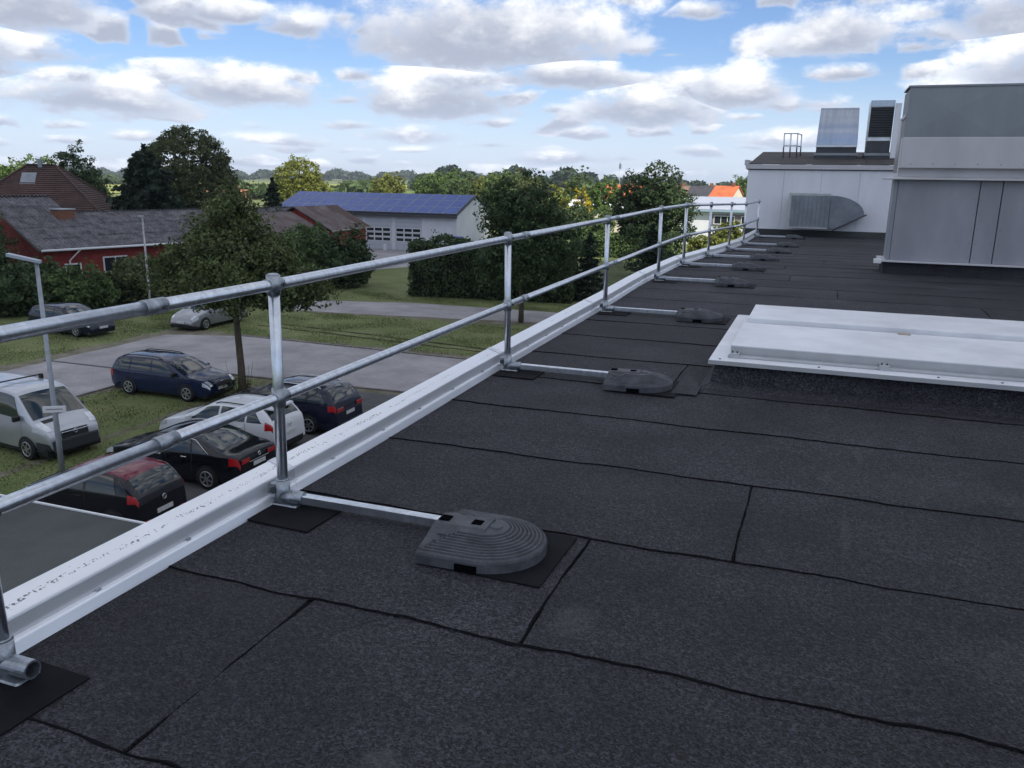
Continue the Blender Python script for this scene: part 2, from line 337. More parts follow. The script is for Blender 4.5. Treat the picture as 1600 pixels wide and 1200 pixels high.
# ------------------------------------------------------------------ mesh helpers
def link(name, me, parent=None, m=None):
    o = bpy.data.objects.new(name, me); COL.objects.link(o)
    if m is not None and me is not None and len(me.materials) == 0:
        for k in (m if isinstance(m, (list, tuple)) else [m]): me.materials.append(k)
    if parent is not None: o.parent = parent
    return o
def tag(o, label=None, cat=None, group=None, kind=None):
    if label: o['label'] = label
    if cat: o['category'] = cat
    if group: o['group'] = group
    if kind: o['kind'] = kind
    return o
def thing(name, label, cat, loc=(0, 0, 0), rz=0.0, group=None):
    o = bpy.data.objects.new(name, None); COL.objects.link(o); o.location = loc; o.rotation_euler = (0, 0, rz); o.empty_display_size = .2
    return tag(o, label, cat, group)
class MB:
    def __init__(s): s.v = []; s.f = []; s.sm = []
    def add(s, vs, fs, smooth=False):
        n = len(s.v); s.v += [tuple(p) for p in vs]; s.f += [tuple(i+n for i in f) for f in fs]; s.sm += [smooth]*len(fs); return s
    def box(s, a, b):
        (x0, y0, z0), (x1, y1, z1) = a, b
        return s.add([(x0, y0, z0), (x1, y0, z0), (x1, y1, z0), (x0, y1, z0), (x0, y0, z1), (x1, y0, z1), (x1, y1, z1), (x0, y1, z1)],
                     [(0, 3, 2, 1), (4, 5, 6, 7), (0, 1, 5, 4), (1, 2, 6, 5), (2, 3, 7, 6), (3, 0, 4, 7)])
    def bev(s, a, b, r):
        # box with chamfered vertical and top edges
        (x0, y0, z0), (x1, y1, z1) = a, b
        def ring(i, z): return [(x0+i, y0+i+r, z), (x0+i+r, y0+i, z), (x1-i-r, y0+i, z), (x1-i, y0+i+r, z), (x1-i, y1-i-r, z), (x1-i-r, y1-i, z), (x0+i+r, y1-i, z), (x0+i, y1-i-r, z)]
        return s.loft([ring(0, z0), ring(0, z1-r), ring(r*.6, z1)], True, True)
    def loft(s, rings, closed=True, caps=True, smooth=False):
        n = len(rings[0]); vs = [p for r in rings for p in r]; fs = []
        for i in range(len(rings)-1):
            for j in range(n if closed else n-1):
                k = (j+1) % n; fs.append((i*n+j, i*n+k, (i+1)*n+k, (i+1)*n+j))
        m0 = len(fs)
        s.add(vs, fs, smooth)
        if caps:
            b = len(s.v)-len(vs)
            s.f.append(tuple(b+i for i in range(n))[::-1]); s.f.append(tuple(b+len(vs)-n+i for i in range(n))); s.sm += [False, False]
        return s
    def tube(s, pts, r, n=12, caps=True, smooth=True):
        pts = [Vector(p) for p in pts]; rs = r if isinstance(r, (list, tuple)) else [r]*len(pts); rings = []
        up = None
        for i, p in enumerate(pts):
            d = (pts[min(i+1, len(pts)-1)]-pts[max(i-1, 0)]).normalized()
            if up is None or abs(up.dot(d)) > .95: up = Vector((0, 0, 1)) if abs(d.z) < .9 else Vector((1, 0, 0))
            a = d.cross(up).normalized(); b = a.cross(d).normalized()
            rings.append([p+(a*math.cos(t)+b*math.sin(t))*rs[i] for t in [2*math.pi*k/n for k in range(n)]])
        return s.loft(rings, True, caps, smooth)
    def cyl(s, c, r, h, n=20, axis='z', r2=None):
        c = Vector(c); ax = {'x': Vector((1, 0, 0)), 'y': Vector((0, 1, 0)), 'z': Vector((0, 0, 1))}[axis]
        return s.tube([c, c+ax*h], [r, r if r2 is None else r2], n)
    def build(s, name, m, parent=None):
        me = bpy.data.meshes.new(name); me.from_pydata(s.v, [], s.f); me.polygons.foreach_set('use_smooth', s.sm); me.update()
        return link(name, me, parent, m)
def prism(mb, prof, p0, p1, ex, ez):
    # extrude a closed 2-D profile (u along ex, w along ez) from p0 to p1
    p0, p1, ex, ez = Vector(p0), Vector(p1), Vector(ex), Vector(ez)
    return mb.loft([[p0+ex*u+ez*w for u, w in prof], [p1+ex*u+ez*w for u, w in prof]])
def copy_tree(o, parent=None):
    c = o.copy(); COL.objects.link(c)
    if parent is not None: c.parent = parent
    for ch in list(o.children): copy_tree(ch, c)
    return c

# ------------------------------------------------------------------ ground, lanes
def sheet(name, pts, z, m, kind='structure', cuts=0):
    me = bpy.data.meshes.new(name); me.from_pydata([(x, y, z) for x, y in pts], [], [tuple(range(len(pts)))]); me.update()
    return tag(link(name, me, None, m), kind=kind)
def ragged(pts, amp, step, seed):
    rr = random.Random(seed); out = []
    for i in range(len(pts)):
        a, b = Vector(pts[i]), Vector(pts[(i+1) % len(pts)]); n = max(1, int((b-a).length/step)); d = (b-a); nn = Vector((-d.y, d.x)).normalized()
        for k in range(n):
            p = a+d*k/n; j = rr.uniform(-amp, amp) if k else 0
            out.append((p.x+nn.x*j, p.y+nn.y*j))
    return out
sheet('ground', [(-3000, -600), (3000, -600), (3000, 3000), (-3000, 3000)], G, grass_m)
sheet('sandy_verge', ragged([(-31.2, -40), (-23.9, -40), (-23.9, 26), (-11, 26.0), (-11, 33.6), (-31.0, 33.6)], .28, .7, 3), G+.004, gravel)
sheet('paved_lane', ragged([(-30.6, -40), (-24.4, -40), (-24.4, 26.2), (-2.7, 26.9), (-2.7, 32.5), (-12, 32.6), (-20, 33.0), (-26.6, 33.2), (-30.1, 32.0)], .05, 1.2, 5), G+.012, paving)
sheet('sandy_strip', ragged([(-31.2, 40.9), (-2.7, 43.0), (-2.7, 47.6), (-29.8, 46.1)], .35, .8, 8), G+.004, gravel)
sheet('paved_path', ragged([(-30.7, 41.4), (-25.6, 41.6), (-14, 43.4), (-2.7, 43.9), (-2.7, 47.2), (-18, 47.2), (-24.3, 47.0), (-29.8, 45.3)], .08, 1.2, 9), G+.012, paving)
sheet('parking_asphalt', ragged([(-18.0, -30), (-2.7, -30), (-2.7, 26.5), (-15.9, 26.0), (-18.0, 25.0)], .06, 1.0, 11), G+.016, asphalt)
sheet('yard', ragged([(-52, 60), (-37, 60.5), (-31, 74), (-33, 82), (-60, 82)], .2, 2, 12), G+.006, paving)
sheet('edging_verge', ragged([(-19.95, -30), (-19.65, -30), (-19.5, 26), (-19.8, 26)], .07, .5, 13), G+.006, gravel)
# bare wheel tracks worn through the turf
for k, (y0, y1) in enumerate(((37.0, 35.2), (36.1, 34.5))):
    sheet('worn_track', ragged([(-27.8, y0), (-20, (y0+y1)/2-.1), (-13, y1-.2), (-13, y1), (-20, (y0+y1)/2+.12), (-27.8, y0+.2)], .07, .6, 20+k), G+.005, mat('bare soil', (.045, .040, .026), .95, 0, .1, var=.4, vscale=2))
kb = tag(thing('kerb', None, None), kind='structure')
kme = None
for (p0, p1) in (((-24.33, 4), (-24.33, 26.1)), ((-24.2, 26.16), (-4, 26.85)), ((-26.6, 33.27), (-20, 33.07)), ((-20, 33.07), (-12, 32.68))):
    p0, p1 = Vector(p0), Vector(p1); n_ = int((p1-p0).length); d_ = (p1-p0)/n_
    for k in range(n_):
        if kme is None: o = MB().bev((.008, -.05, 0), (.985, .05, .06), .008).build('kerb_stone', mat('kerb stone', (.20, .185, .175), .9, var=.3, vscale=3), kb); kme = o.data
        else: o = link('kerb_stone', kme, kb)
        q_ = p0+d_*k; o.location = (q_.x, q_.y, G+.002+random.Random(k).uniform(-.008, .008)); o.rotation_euler = (0, 0, math.atan2(d_.y, d_.x))
tag(MB().bev((-30.5, 25.2, G), (-24.5, 25.38, G+.017), .003).build('drain_channel', mat('cast iron', (.05, .05, .055), .7)), kind='structure')
sheet('field', [(-520, 330), (-250, 330), (-300, 760), (-700, 760)], G+.3, field_m)
sheet('field', [(-240, 300), (-60, 260), (-40, 520), (-230, 560)], G+.3, meadow_m)
sheet('field', [(-700, 200), (-270, 170), (-250, 322), (-530, 322)], G+.25, field_m)
sheet('lawn', [(-16, 52.5), (-4, 52), (-4, 84), (-20, 84)], G+.006, mat('mown lawn', (.085, .105, .045), .9, 0, .15, var=.2, vscale=.5, vdetail=8, fine=.25, fscale=14))

# turf tufts where the strips are close enough to show blades
def tufts(name, areas, n, seed, smin, smax, m, label):
    rr = np.random.default_rng(seed); P = []
    A = np.array([(a[2]-a[0])*(a[3]-a[1]) for a in areas]); A = A/A.sum()
    ids = rr.choice(len(areas), n, p=A); ar = np.array([a[:4] for a in areas])[ids]
    x = ar[:, 0]+(ar[:, 2]-ar[:, 0])*rr.random(n); y = ar[:, 1]+(ar[:, 3]-ar[:, 1])*rr.random(n)
    dens = np.sin(x*1.3+np.sin(y*.9)*2)+np.sin(y*1.7+np.sin(x*.7)*2.2); keep = dens+rr.normal(0, .8, n) > -.3
    x, y = x[keep], y[keep]; n = len(x)
    s = rr.uniform(smin, smax, n); a = rr.random(n)*math.tau; lx = rr.normal(0, .5, n)*s; ly = rr.normal(0, .5, n)*s
    w = s*.35; V = np.zeros((n, 3, 3)); V[:, :, 2] = G+.004
    V[:, 0, 0] = x-np.cos(a)*w; V[:, 0, 1] = y-np.sin(a)*w; V[:, 1, 0] = x+np.cos(a)*w; V[:, 1, 1] = y+np.sin(a)*w
    V[:, 2, 0] = x+lx; V[:, 2, 1] = y+ly; V[:, 2, 2] += s
    return tag(link(name, np_mesh(name, V), None, m), label, 'grass', kind='stuff')
def np_mesh(name, V, smooth=False):
    n, k, _ = V.shape; me = bpy.data.meshes.new(name)
    me.vertices.add(n*k); me.vertices.foreach_set('co', V.reshape(-1).astype(np.float32))
    me.loops.add(n*k); me.loops.foreach_set('vertex_index', np.arange(n*k, dtype=np.int32))
    me.polygons.add(n); me.polygons.foreach_set('loop_start', np.arange(0, n*k, k, dtype=np.int32))
    try: me.polygons.foreach_set('loop_total', np.full(n, k, dtype=np.int32))
    except Exception: pass
    me.update(calc_edges=True); return me
tufts('grass', [(-24.2, 5, -18.1, 26), (-30, 33.4, -11, 41.3), (-40, 22, -31, 40), (-30, 47.3, -11, 50.5), (-38, 33, -31, 48)], 150000, 4, .02, .062, blade_m, 'patchy short grass on the parking strips beside the lanes')

# ------------------------------------------------------------------ our building
bld = thing('flat_roofed_building', 'flat roofed building with dark felt roof and aluminium edged parapet under the camera', 'building', (0, 0, 0))
HY = [(-10, 0), (4, 0), (6.2, .028), (9.5, .05), (12.6, .092), (15.1, .09), (17.7, .045), (20.3, 0), (23.2, -.055), (27, -.05), (40, -.05)]
def hz(y):
    for (a, za), (b, zb) in zip(HY, HY[1:]):
        if a <= y <= b:
            t = (y-a)/(b-a); t = t*t*(3-2*t)*.6+t*.4; return za+(zb-za)*t
    return 0
EDGE = [(-6, -2.37), (12.0, -2.37), (15.3, -2.31), (18, -2.15), (20.5, -1.99), (23.2, -1.90), (28.4, -1.80)]
def ex(y):
    for (a, xa), (b, xb) in zip(EDGE, EDGE[1:]):
        if a <= y <= b: return xa+(xb-xa)*(y-a)/(b-a)
    return -2.37
mb = MB()
prev = None
wallpts = [(-2.50, -6), (-2.50, 12), (-2.44, 15.3), (-2.28, 18), (-2.12, 20.5), (-2.03, 23.2), (-1.93, 28.4), (-1.93, 50), (14, 50), (14, -6)]
mb.loft([[(x, y, G-.5) for x, y in wallpts], [(x, y, -.35) for x, y in wallpts], ], True, False)
mb.build('outer_wall', render_white, bld)
# deck: black bitumen layer that shows in the joints
ys = [-6+.5*i for i in range(70)]
mb = MB(); vs = []; fs = []
for i, y in enumerate(ys): vs += [(ex(y)-.05, y, hz(y)-.007), (14, y, hz(y)-.007)]
for i in range(len(ys)-1): fs.append((2*i, 2*i+1, 2*i+3, 2*i+2))
mb.add(vs, fs); mb.build('bitumen_layer', bitumen_gap, bld)
rr = random.Random(7)
rows = [-3.0, -2.1, -1.2, -.35, .56, 1.49, 2.41, 3.335, 4.30, 5.22, 6.09]
while rows[-1] < 28.2: rows.append(rows[-1]+.93)
joints = {1.49: [-1.675, 3.6], 2.41: [-.835, 4.1], 3.335: [-.205, 4.6], 4.30: [2.9], 5.22: [1.55, 5.5], .56: [-.9, 2.6], 6.09: [-.95, 3.4]}
SLOTS = []
def edge_noise(seed, amp):
    r = random.Random(seed); ph = [(r.uniform(0, 6.28), r.uniform(.7, 1.4)*f, amp/(k+1)) for k, f in enumerate((5, 11, 23, 41))]
    return lambda t: sum(a*math.sin(f*t+p) for p, f, a in ph)
row_edges = {}
for i, y in enumerate(rows):
    row_edges[i] = edge_noise(100+i, .008 if y > 1 else .012)
for i in range(len(rows)-1):
    y0, y1 = rows[i], rows[i+1]; far = y0 > 12
    jx = None
    for k, v in joints.items():
        if abs(k-y0) < .01: jx = v
    if jx is None: jx = sorted([rr.uniform(-1.5, 2.5), rr.uniform(4.5, 7)]) if y0 < 24 else [rr.uniform(-1, 4)]
    xs = [None]+jx+[9.0]
    for a, b in zip(xs, xs[1:]):
        en0, en1 = row_edges[i], row_edges[i+1]
        g = .0042 if not far else .006
        gj = .006
        x0 = (ex((y0+y1)/2)-.01) if a is None else a+gj
        x1 = b-gj
        jl = edge_noise(int((x0+50)*977)+i, .005); jr = edge_noise(int((x1+50)*977)+i, .005)
        step = .05 if y0 < 8 else .2
        n = max(2, int((x1-x0)/step)); ny = 14 if y0 < 8 else 4
        lift = rr.uniform(0, .0022); tilt = .003
        vs = []; fs = []
        for q in range(ny+1):
            t = q/ny
            for p in range(n+1):
                x = x0+(x1-x0)*p/n
                if p == 0 and a is not None: x += jl(y0+t)
                if p == n: x += jr(y0+t)
                ya = y0+g+max(-.02, en0(x)); yb = y1-g+max(-.02, en1(x))
                y = ya+(yb-ya)*t
                z = hz(y)+lift+tilt*(1-t)+.002*math.sin(x*3.1+i)*math.sin(y*2.3)
                vs.append((x, y, z))
        for q in range(ny):
            for p in range(n): k = q*(n+1)+p; fs.append((k, k+1, k+n+2, k+n+1))
        # skirt down to the bitumen
        rim = [p for p in range(n+1)]+[q*(n+1)+n for q in range(1, ny+1)]+[ny*(n+1)+p for p in range(n-1, -1, -1)]+[q*(n+1) for q in range(ny-1, 0, -1)]
        base = len(vs)
        for k in rim: x, y, z = vs[k]; vs.append((x, y, z-.012))
        for k in range(len(rim)): k2 = (k+1) % len(rim); fs.append((rim[k2], rim[k], base+k, base+k2))
        m2 = MB(); m2.add(vs, fs, False); m2.f = m2.f
        o = m2.build('roofing_sheet', felt, bld)
def bead(pts, seed, wmin, wmax, across):
    r = random.Random(seed); ph = [(r.uniform(0, 6.28), f*r.uniform(.8, 1.2)) for f in (3, 8, 19, 43)]; q = [(r.uniform(0, 6.28), f*r.uniform(.8, 1.2)) for f in (4, 9, 23, 47)]
    vs = []; fs = []; s_ = 0.0; last = None
    for k, (x, y) in enumerate(pts):
        if last: s_ += math.hypot(x-last[0], y-last[1])
        last = (x, y)
        a = sum(math.sin(f*s_+p) for p, f in ph)/4; b_ = sum(math.sin(f*s_+p) for p, f in q)/4
        wa, wb = wmin+(wmax-wmin)*max(0, .12+a*1.3), wmin+(wmax-wmin)*max(0, .12+b_*1.3); z = hz(y)
        for w_, dz in ((-wa, .0035), (-wa*.35, .0074), (wb*.35, .0078), (wb, .0035)):
            vs.append((x, y+w_, z+dz) if across else (x+w_, y, z+dz))
        if k:
            o_ = 4*k-4
            for j in range(3): fs.append((o_+j, o_+4+j, o_+5+j, o_+1+j))
    m2 = MB(); m2.add(vs, fs, True); return m2.build('bitumen_bead', bitumen_gap, bld)
for i, y in enumerate(rows):
    if .3 < y < 9.5:
        en = row_edges[i]; n_ = 190; x0_ = ex(y)+.004
        bead([(x0_+(4.2-x0_)*k/n_, y+max(-.02, en(x0_+(4.2-x0_)*k/n_))) for k in range(n_+1)], 300+i, .0012, .0115 if y < 3 else .0075, True)
for y0, jx in joints.items():
    i = min(range(len(rows)), key=lambda k: abs(rows[k]-y0))
    for x in jx:
        if -1.5 < x < 2.5: jr = edge_noise(int((x-.006+50)*977)+i, .005); bead([(x+jr(rows[i]+t/24)*.8, rows[i]+(rows[i+1]-rows[i])*t/24) for t in range(25)], 400+i, .0015, .006, False)
# coping along the parapet in butted lengths
PROF = [(.004, -.01), (.003, .004), (-.010, .043), (-.014, .050), (-.030, .053), (-.034, .046), (-.040, .110), (-.042, .117), (-.047, .120), (-.146, .152), (-.153, .150), (-.155, .140), (-.155, -.36), (-.143, -.36), (-.14, -.02)]
def coping(ya, yb):
    n = max(1, int((yb-ya)/.7)); mb = MB(); rings = []
    for k in range(n+1):
        y = ya+(yb-ya)*k/n; rings.append([(ex(y)+u, y, hz(y)+w) for u, w in PROF])
    mb.loft(rings, True, True); return mb.build('parapet_coping', coping_m, bld)
cuts = [-6, .35, 3.33, 6.33, 9.36, 12.4, 15.4, 18.4, 21.4, 24.4, 28.4]
for a, b in zip(cuts, cuts[1:]): coping(a+.002, b-.002)
for y in cuts[1:-1]:   # joint cover strips
    mb = MB(); pr = [(.008, -.005), (.006, .006), (-.016, .047), (-.020, .055), (-.030, .058), (-.033, .052), (-.037, .112), (-.043, .123), (-.146, .1565), (-.158, .152), (-.158, .10), (-.15, .10), (-.14, 0)]
    mb.loft([[(ex(y-.03)+u, y-.03, hz(y)+w) for u, w in pr], [(ex(y+.03)+u, y+.03, hz(y)+w) for u, w in pr]]); mb.build('coping_joint_cover', alu, bld)
for k in range(22):
    y = .95+k*.55+random.Random(k).uniform(-.05, .05)
    if min(abs(y-c_) for c_ in cuts) > .08 and min(abs(y-c_) for c_ in (1.63, 3.16, 6.22, 9.5)) > .15:
        MB().bev((ex(y)-.036, y-.011, hz(y)+.0535), (ex(y)-.022, y+.011, hz(y)+.058), .002).build('coping_clip', galv_dull, bld)
# lower flat roof beside the wall
lo = thing('lower_flat_roof', 'lower dark flat roof with thin pale edge trim below the parapet on the left', 'roof', (0, 0, 0))
LZ = -4.5+CZ
mb = MB(); mb.box((-16, -8, LZ-.35), (-2.52, 7.80, LZ)); mb.build('roof_slab', low_roof_m, lo)
mb = MB(); mb.box((-16.03, 7.803, LZ-.12), (-2.52, 7.835, LZ+.02)); mb.build('edge_trim', white_paint, lo)
mb = MB(); mb.box((-15.6, -7.5, G), (-2.52, 7.5, LZ-.36)); mb.build('wall', render_white, lo)

# ------------------------------------------------------------------ guard rail
POSTS = [(-2.30, 1.63, -2.33), (-2.335, 3.16, -2.325), (-2.31, 6.22, -2.32), (-2.30, 9.5, -2.31), (-2.24, 12.6, -2.25), (-2.245, 15.12, -2.25), (-2.13, 17.7, -2.13), (-1.97, 20.3, -1.97), (-1.88, 23.2, -1.88), (-1.79, 26.7, -1.79)]
TR = .026
rail = thing('guardrail', 'galvanised two-rail guardrail on free-standing posts along the roof edge', 'railing', (0, 0, 0))
def lerp_at(y, dz, side=0):
    ps = [(p[2]+side, p[1], hz(p[1])+dz) for p in POSTS]
    if y < ps[0][1]:
        a, b = ps[0], ps[1]
    else:
        for a, b in zip(ps, ps[1:]):
            if a[1] <= y <= b[1]: break
    t = (y-a[1])/(b[1]-a[1]); return tuple(a[i]+(b[i]-a[i])*t for i in range(3))
TOPZ, MIDZ = 1.08, .545
for dz, nm in ((TOPZ, 'top_rail'), (MIDZ, 'mid_rail')):
    br = [-4.0, 2.42, 6.62, 9.9, 15.5, 20.7, 26.95]
    for a, b in zip(br, br[1:]):
        pts = [lerp_at(a+.001, dz)]+[lerp_at(p[1], dz) for p in POSTS if a+.05 < p[1] < b-.05]+[lerp_at(b-.001, dz)]
        MB().tube(pts, TR, 20).build(nm, galv, rail)
    for y in br[1:-1]:
        a, b = lerp_at(y-.055, dz), lerp_at(y+.055, dz); o = MB().tube([a, b], TR+.0045, 20).build('rail_coupler', galv_dull, rail)
        c = lerp_at(y+.03, dz); m2 = MB().cyl((c[0]+TR+.001, c[1], c[2]-.004), .008, .008, 8, 'x'); m2.build('grub_screw', dark_metal, o)
for i, (bx, y, tx) in enumerate(POSTS):
    z0 = hz(y)
    po = MB().tube([(bx, y, z0+.03), (tx, y, z0+TOPZ+.04)], TR, 20).build('post', galv, rail)
    for dz in (TOPZ, MIDZ):
        px = bx+(tx-bx)*dz/TOPZ
        a, b = lerp_at(y-.05, dz), lerp_at(y+.05, dz)
        f = MB().tube([(px, y, z0+dz-.045), (px, y, z0+dz+.045)], TR+.006, 20)
        f.tube([a, b], TR+.0055, 20)
        if dz == TOPZ: f.tube([(px, y, z0+dz+.045), (px, y, z0+dz+.052)], [TR+.006, TR-.006], 20)
        f = f.build('tee_fitting', galv_dull, rail)
        MB().cyl((px+TR+.004, y+.035, z0+dz), .008, .010, 8, 'x').build('grub_screw', dark_metal, f)
    # base fitting: collar, side outlet towards the roof, foot
    f = MB().tube([(bx, y, z0+.012), (bx, y, z0+.13)], TR+.008, 20)
    f.tube([(bx, y, z0+.13), (bx, y, z0+.137)], [TR+.008, TR+.001], 20)
    f.bev((bx-.045, y-.045, z0+.006), (bx+.10, y+.045, z0+.018), .006)
    if i == 0:
        rings = []
        for xx, ro in ((bx, .031), (bx+.12, .031), (bx+.12, .0245), (bx+.03, .0245)):
            rings.append([(xx, y+ro*math.cos(t), z0+.05+ro*math.sin(t)) for t in [math.tau*k/20 for k in range(20)]])
        f.loft(rings, True, True, False)
    else: f.tube([(bx, y, z0+.048), (bx+.12, y, z0+.048)], TR+.007, 20)
    f = f.build('base_fitting', galv_dull, rail)
    s = MB().cyl((bx-.04, y-.028, z0+.075), .017, .02, 10, 'y'); s.build('clamp_bolt', dark_metal, f)
    MB().bev((bx-.062, y-.02, z0+.04), (bx-.030, y+.02, z0+.11), .004).build('wall_stop', galv_dull, f)
    if 0 < i:
        x1 = bx+.86
        MB().bev((bx+.10, y-.021, z0+.027), (x1, y+.021, z0+.069), .005).build('base_arm', galv, rail)

# counterweights with mats
def weight_mesh():
    mb = MB()
    def ringpts(sc, z, cx=-.02):
        pts = []; a, hw = .24, .245
        out = [(-a, -hw), (-.12, -hw), (0, -hw)]+[(.25*math.sin(t), -hw*math.cos(t)) for t in [math.pi*k/28 for k in range(1, 28)]]+[(0, hw), (-.12, hw), (-a, hw), (-a, .12), (-a, 0), (-a, -.12)]
        for x, y in out: pts.append((cx+(x-cx)*sc, y*sc, z))
        return pts
    prof = [(1.0, 0), (1.0, .04), (.985, .050), (.955, .056)]
    s, z = .955, .056
    for k in range(9):
        prof += [(s-.012, z-.004), (s-.030, z-.003), (s-.040, z+.005), (s-.066, z+.006)]; s -= .066; z += .0050
    prof += [(.2, z+.003), (.02, z+.004)]
    mb.loft([ringpts(a, b) for a, b in prof], True, True)
    return mb, z
wm, wz = weight_mesh()
def weight_thing(label, loc, first=[None]):
    if first[0] is None:
        t = thing('counterweight', label, 'weight', loc, 0, 'rubber counterweights on the guardrail arms')
        wm.build('rubber_body', rubber, t)
        # flat saddle over the arm with its two painted-dark slots and moulded bars
        h = MB(); h.loft([[(-.243, -.20, .05), (-.243, .20, .05), (.02, .16, .05), (.02, -.16, .05)], [(-.236, -.055, .106), (-.236, .055, .106), (.0, .055, .112), (.0, -.055, .112)]]); h.build('arm_saddle', rubber, t)
        for x in (-.205, -.055): MB().bev((x-.024, -.026, .100), (x+.024, .026, .1125), .002).build('handle_slot_shade', mat('slot shade black', (.004, .004, .005), 1, 0, 0), t)  # raised near-black blocks: the shade inside the slots put into colour
        MB().cyl((.03, 0, .098), .032, .012, 18, 'z', .026).build('boss', rubber, t)
        for k, (x, y, l) in enumerate(((-.17, -.11, .05), (-.10, -.11, .04), (-.17, -.15, .06), (-.09, -.15, .05), (-.16, .12, .05), (-.09, .13, .05))):
            z = .088 if abs(y) < .13 else .076
            MB().bev((x-l/2, y-.006, z-.018), (x+l/2, y+.006, z), .002).build('raised_mark', rubber, t)
        MB().box((-.06, -.252, .001), (.035, -.235, .030)).build('side_notch_shade', MATS['slot shade black'], t)  # solid near-black block painted as the shade in a notch
        first[0] = t; return t
    t = copy_tree(first[0]); t.location = loc; t['label'] = label; return t
ordn = ['nearest', 'second', 'third', 'fourth', 'fifth', 'sixth', 'seventh', 'eighth', 'ninth']
for i, (bx, y, tx) in enumerate(POSTS):
    z0 = hz(y); o = ordn[i-1] if i else ''
    j = random.Random(i*3+1)
    if i:
        lab = 'grooved black rubber counterweight nearest the camera on its black mat' if i == 1 else f'grooved black rubber counterweight on the {o} guardrail arm counting from the camera'
        w = weight_thing(lab, (bx+1.13+j.uniform(-.01, .02), y-.09+j.uniform(-.01, .01), z0+.010)); w.rotation_euler = (0, 0, j.uniform(-.03, .03)+.02)
        t = tag(MB().bev((-.20, -.235, 0), (.325, .27, .006), .002).build('rubber_mat', matblack), f'thin black mat under the {o} rubber counterweight from the camera', 'mat', 'protection mats under the counterweights')
        t.location = (bx+1.12, y-.11, z0+.0045); t.rotation_euler = (0, 0, j.uniform(-.03, .02))
    t = tag(MB().bev((-.05, -.19, 0), (.30, .10, .006) if i else (.25, .15, .006), .002).build('rubber_mat', matblack), (f'thin black mat under the foot of the guardrail post with the {o} rubber counterweight' if i else 'black mat under the open socket in the bottom left corner'), 'mat', 'protection mats under the post feet')
    t.location = (bx+.01, y-.05 if i else y-.06, z0+.0045); t.rotation_euler = (0, 0, j.uniform(-.05, .03))

# ------------------------------------------------------------------ smoke hatch
h = thing('roof_hatch', 'long white double-flap roof hatch with grey flange on a felt-covered kerb', 'hatch', (0, 0, 0))
hb = hz(7)
x0, x1, y0, y1, zf = -.70, 3.4, 6.33, 8.72, .222
mb = MB(); mb.loft([[(x0-.10, y0-.16, hb-.02), (x1, y0-.16, hb-.02), (x1, y1+.05, hb-.02), (x0-.10, y1+.05, hb-.02)], [(x0+.02, y0+.03, hb+.03), (x1-.02, y0+.03, hb+.03), (x1-.02, y1-.03, hb+.03), (x0+.02, y1-.03, hb+.03)], [(x0+.05, y0+.06, zf), (x1-.05, y0+.06, zf), (x1-.05, y1-.06, zf), (x0+.05, y1-.06, zf)]])
mb.build('felt_kerb', felt, h)
mb = MB(); mb.bev((x0, y0, zf), (x1, y1, zf+.022), .004); fl = mb.build('flange', white_sheet, h)
mb = MB(); mb.bev((x0-.002, y0-.006, zf-.012), (x1, y0-.001, zf+.02), .001); mb.build('flange_edge', flange_grey, h)
mb = MB(); mb.bev((x0+.13, y0+.14, zf+.024), (x1-.1, y0+.20, zf+.040), .004); mb.build('hinge_rail', flange_grey, h)
mb = MB(); mb.bev((x0+.14, y0+.22, zf+.024), (x1-.1, 7.70, zf+.108), .004); mb.build('flap', white_sheet, h)
mb = MB(); mb.bev((x0+.145, y0+.212, zf+.030), (x1-.11, y0+.2185, zf+.100), .001); mb.build('flap_skirt', flange_grey, h)
mb = MB(); mb.bev((x0+.17, 7.755, zf+.024), (x1-.1, y1-.05, zf+.145), .004); mb.build('flap', white_sheet, h)
for x in (-.52, .55, 1.65, 2.6):
    mb = MB(); mb.bev((x-.035, y0+.125, zf+.022), (x+.035, y0+.215, zf+.060), .004); b = mb.build('hinge', flange_grey, h)
    for d in (-.018, .018): MB().cyl((x+d, y0+.16, zf+.058), .007, .014, 8).build('bolt', dark_metal, b)
for x in (-.62, .1, .9, 1.3, 2.1): MB().cyl((x, y0+.05, zf+.02), .009, .007, 8).build('bolt', dark_metal, fl)
tag(MB().bev((0, 0, 0), (.10, .05, .01), .002).build('sheet_scrap', mat('tan scrap', (.40, .33, .26), .8)), 'small tan scrap lying on the white roof hatch', 'scrap').location = (.72, 7.62, zf+.1085)
# felt upstand patches round the hatch kerb
mb = MB(); mb.loft([[(-.92, 5.98, hb+.003), (-.73, 5.98, hb+.004), (-.73, 6.20, hb+.0075), (-.90, 6.75, hb+.003)], [(-.92, 5.98, hb+.009), (-.73, 5.98, hb+.010), (-.73, 6.20, hb+.0135), (-.90, 6.75, hb+.009)]]); mb.build('felt_patch', felt, h)

# ------------------------------------------------------------------ air handling unit on the right
a = thing('air_handling_unit', 'big grey sheet-metal air handling unit with overhanging upper box on a felt plinth', 'ventilation unit', (0, 0, 0))
ab = hz(15.7)-.1; AX, AY, AD = 1.13, 15.72, .85
mb = MB(); mb.loft([[(AX-.12, AY-.12, ab-.02), (6, AY-.12, ab-.02), (6, AY+AD, ab-.02), (AX-.12, AY+AD, ab-.02)], [(AX-.03, AY-.02, ab+.06), (6, AY-.02, ab+.06), (6, AY+AD, ab+.06), (AX-.03, AY+AD, ab+.06)], [(AX-.03, AY-.01, ab+.30), (6, AY-.01, ab+.30), (6, AY+AD, ab+.30), (AX-.03, AY+AD, ab+.30)]]); mb.build('felt_plinth', felt, a)
zt = .10+CZ; zb = ab+.30
mb = MB(); mb.bev((AX-.10, AY-.10, zb), (6, AY+AD, zb+.03), .006); mb.build('base_flashing', ahu_light, a)
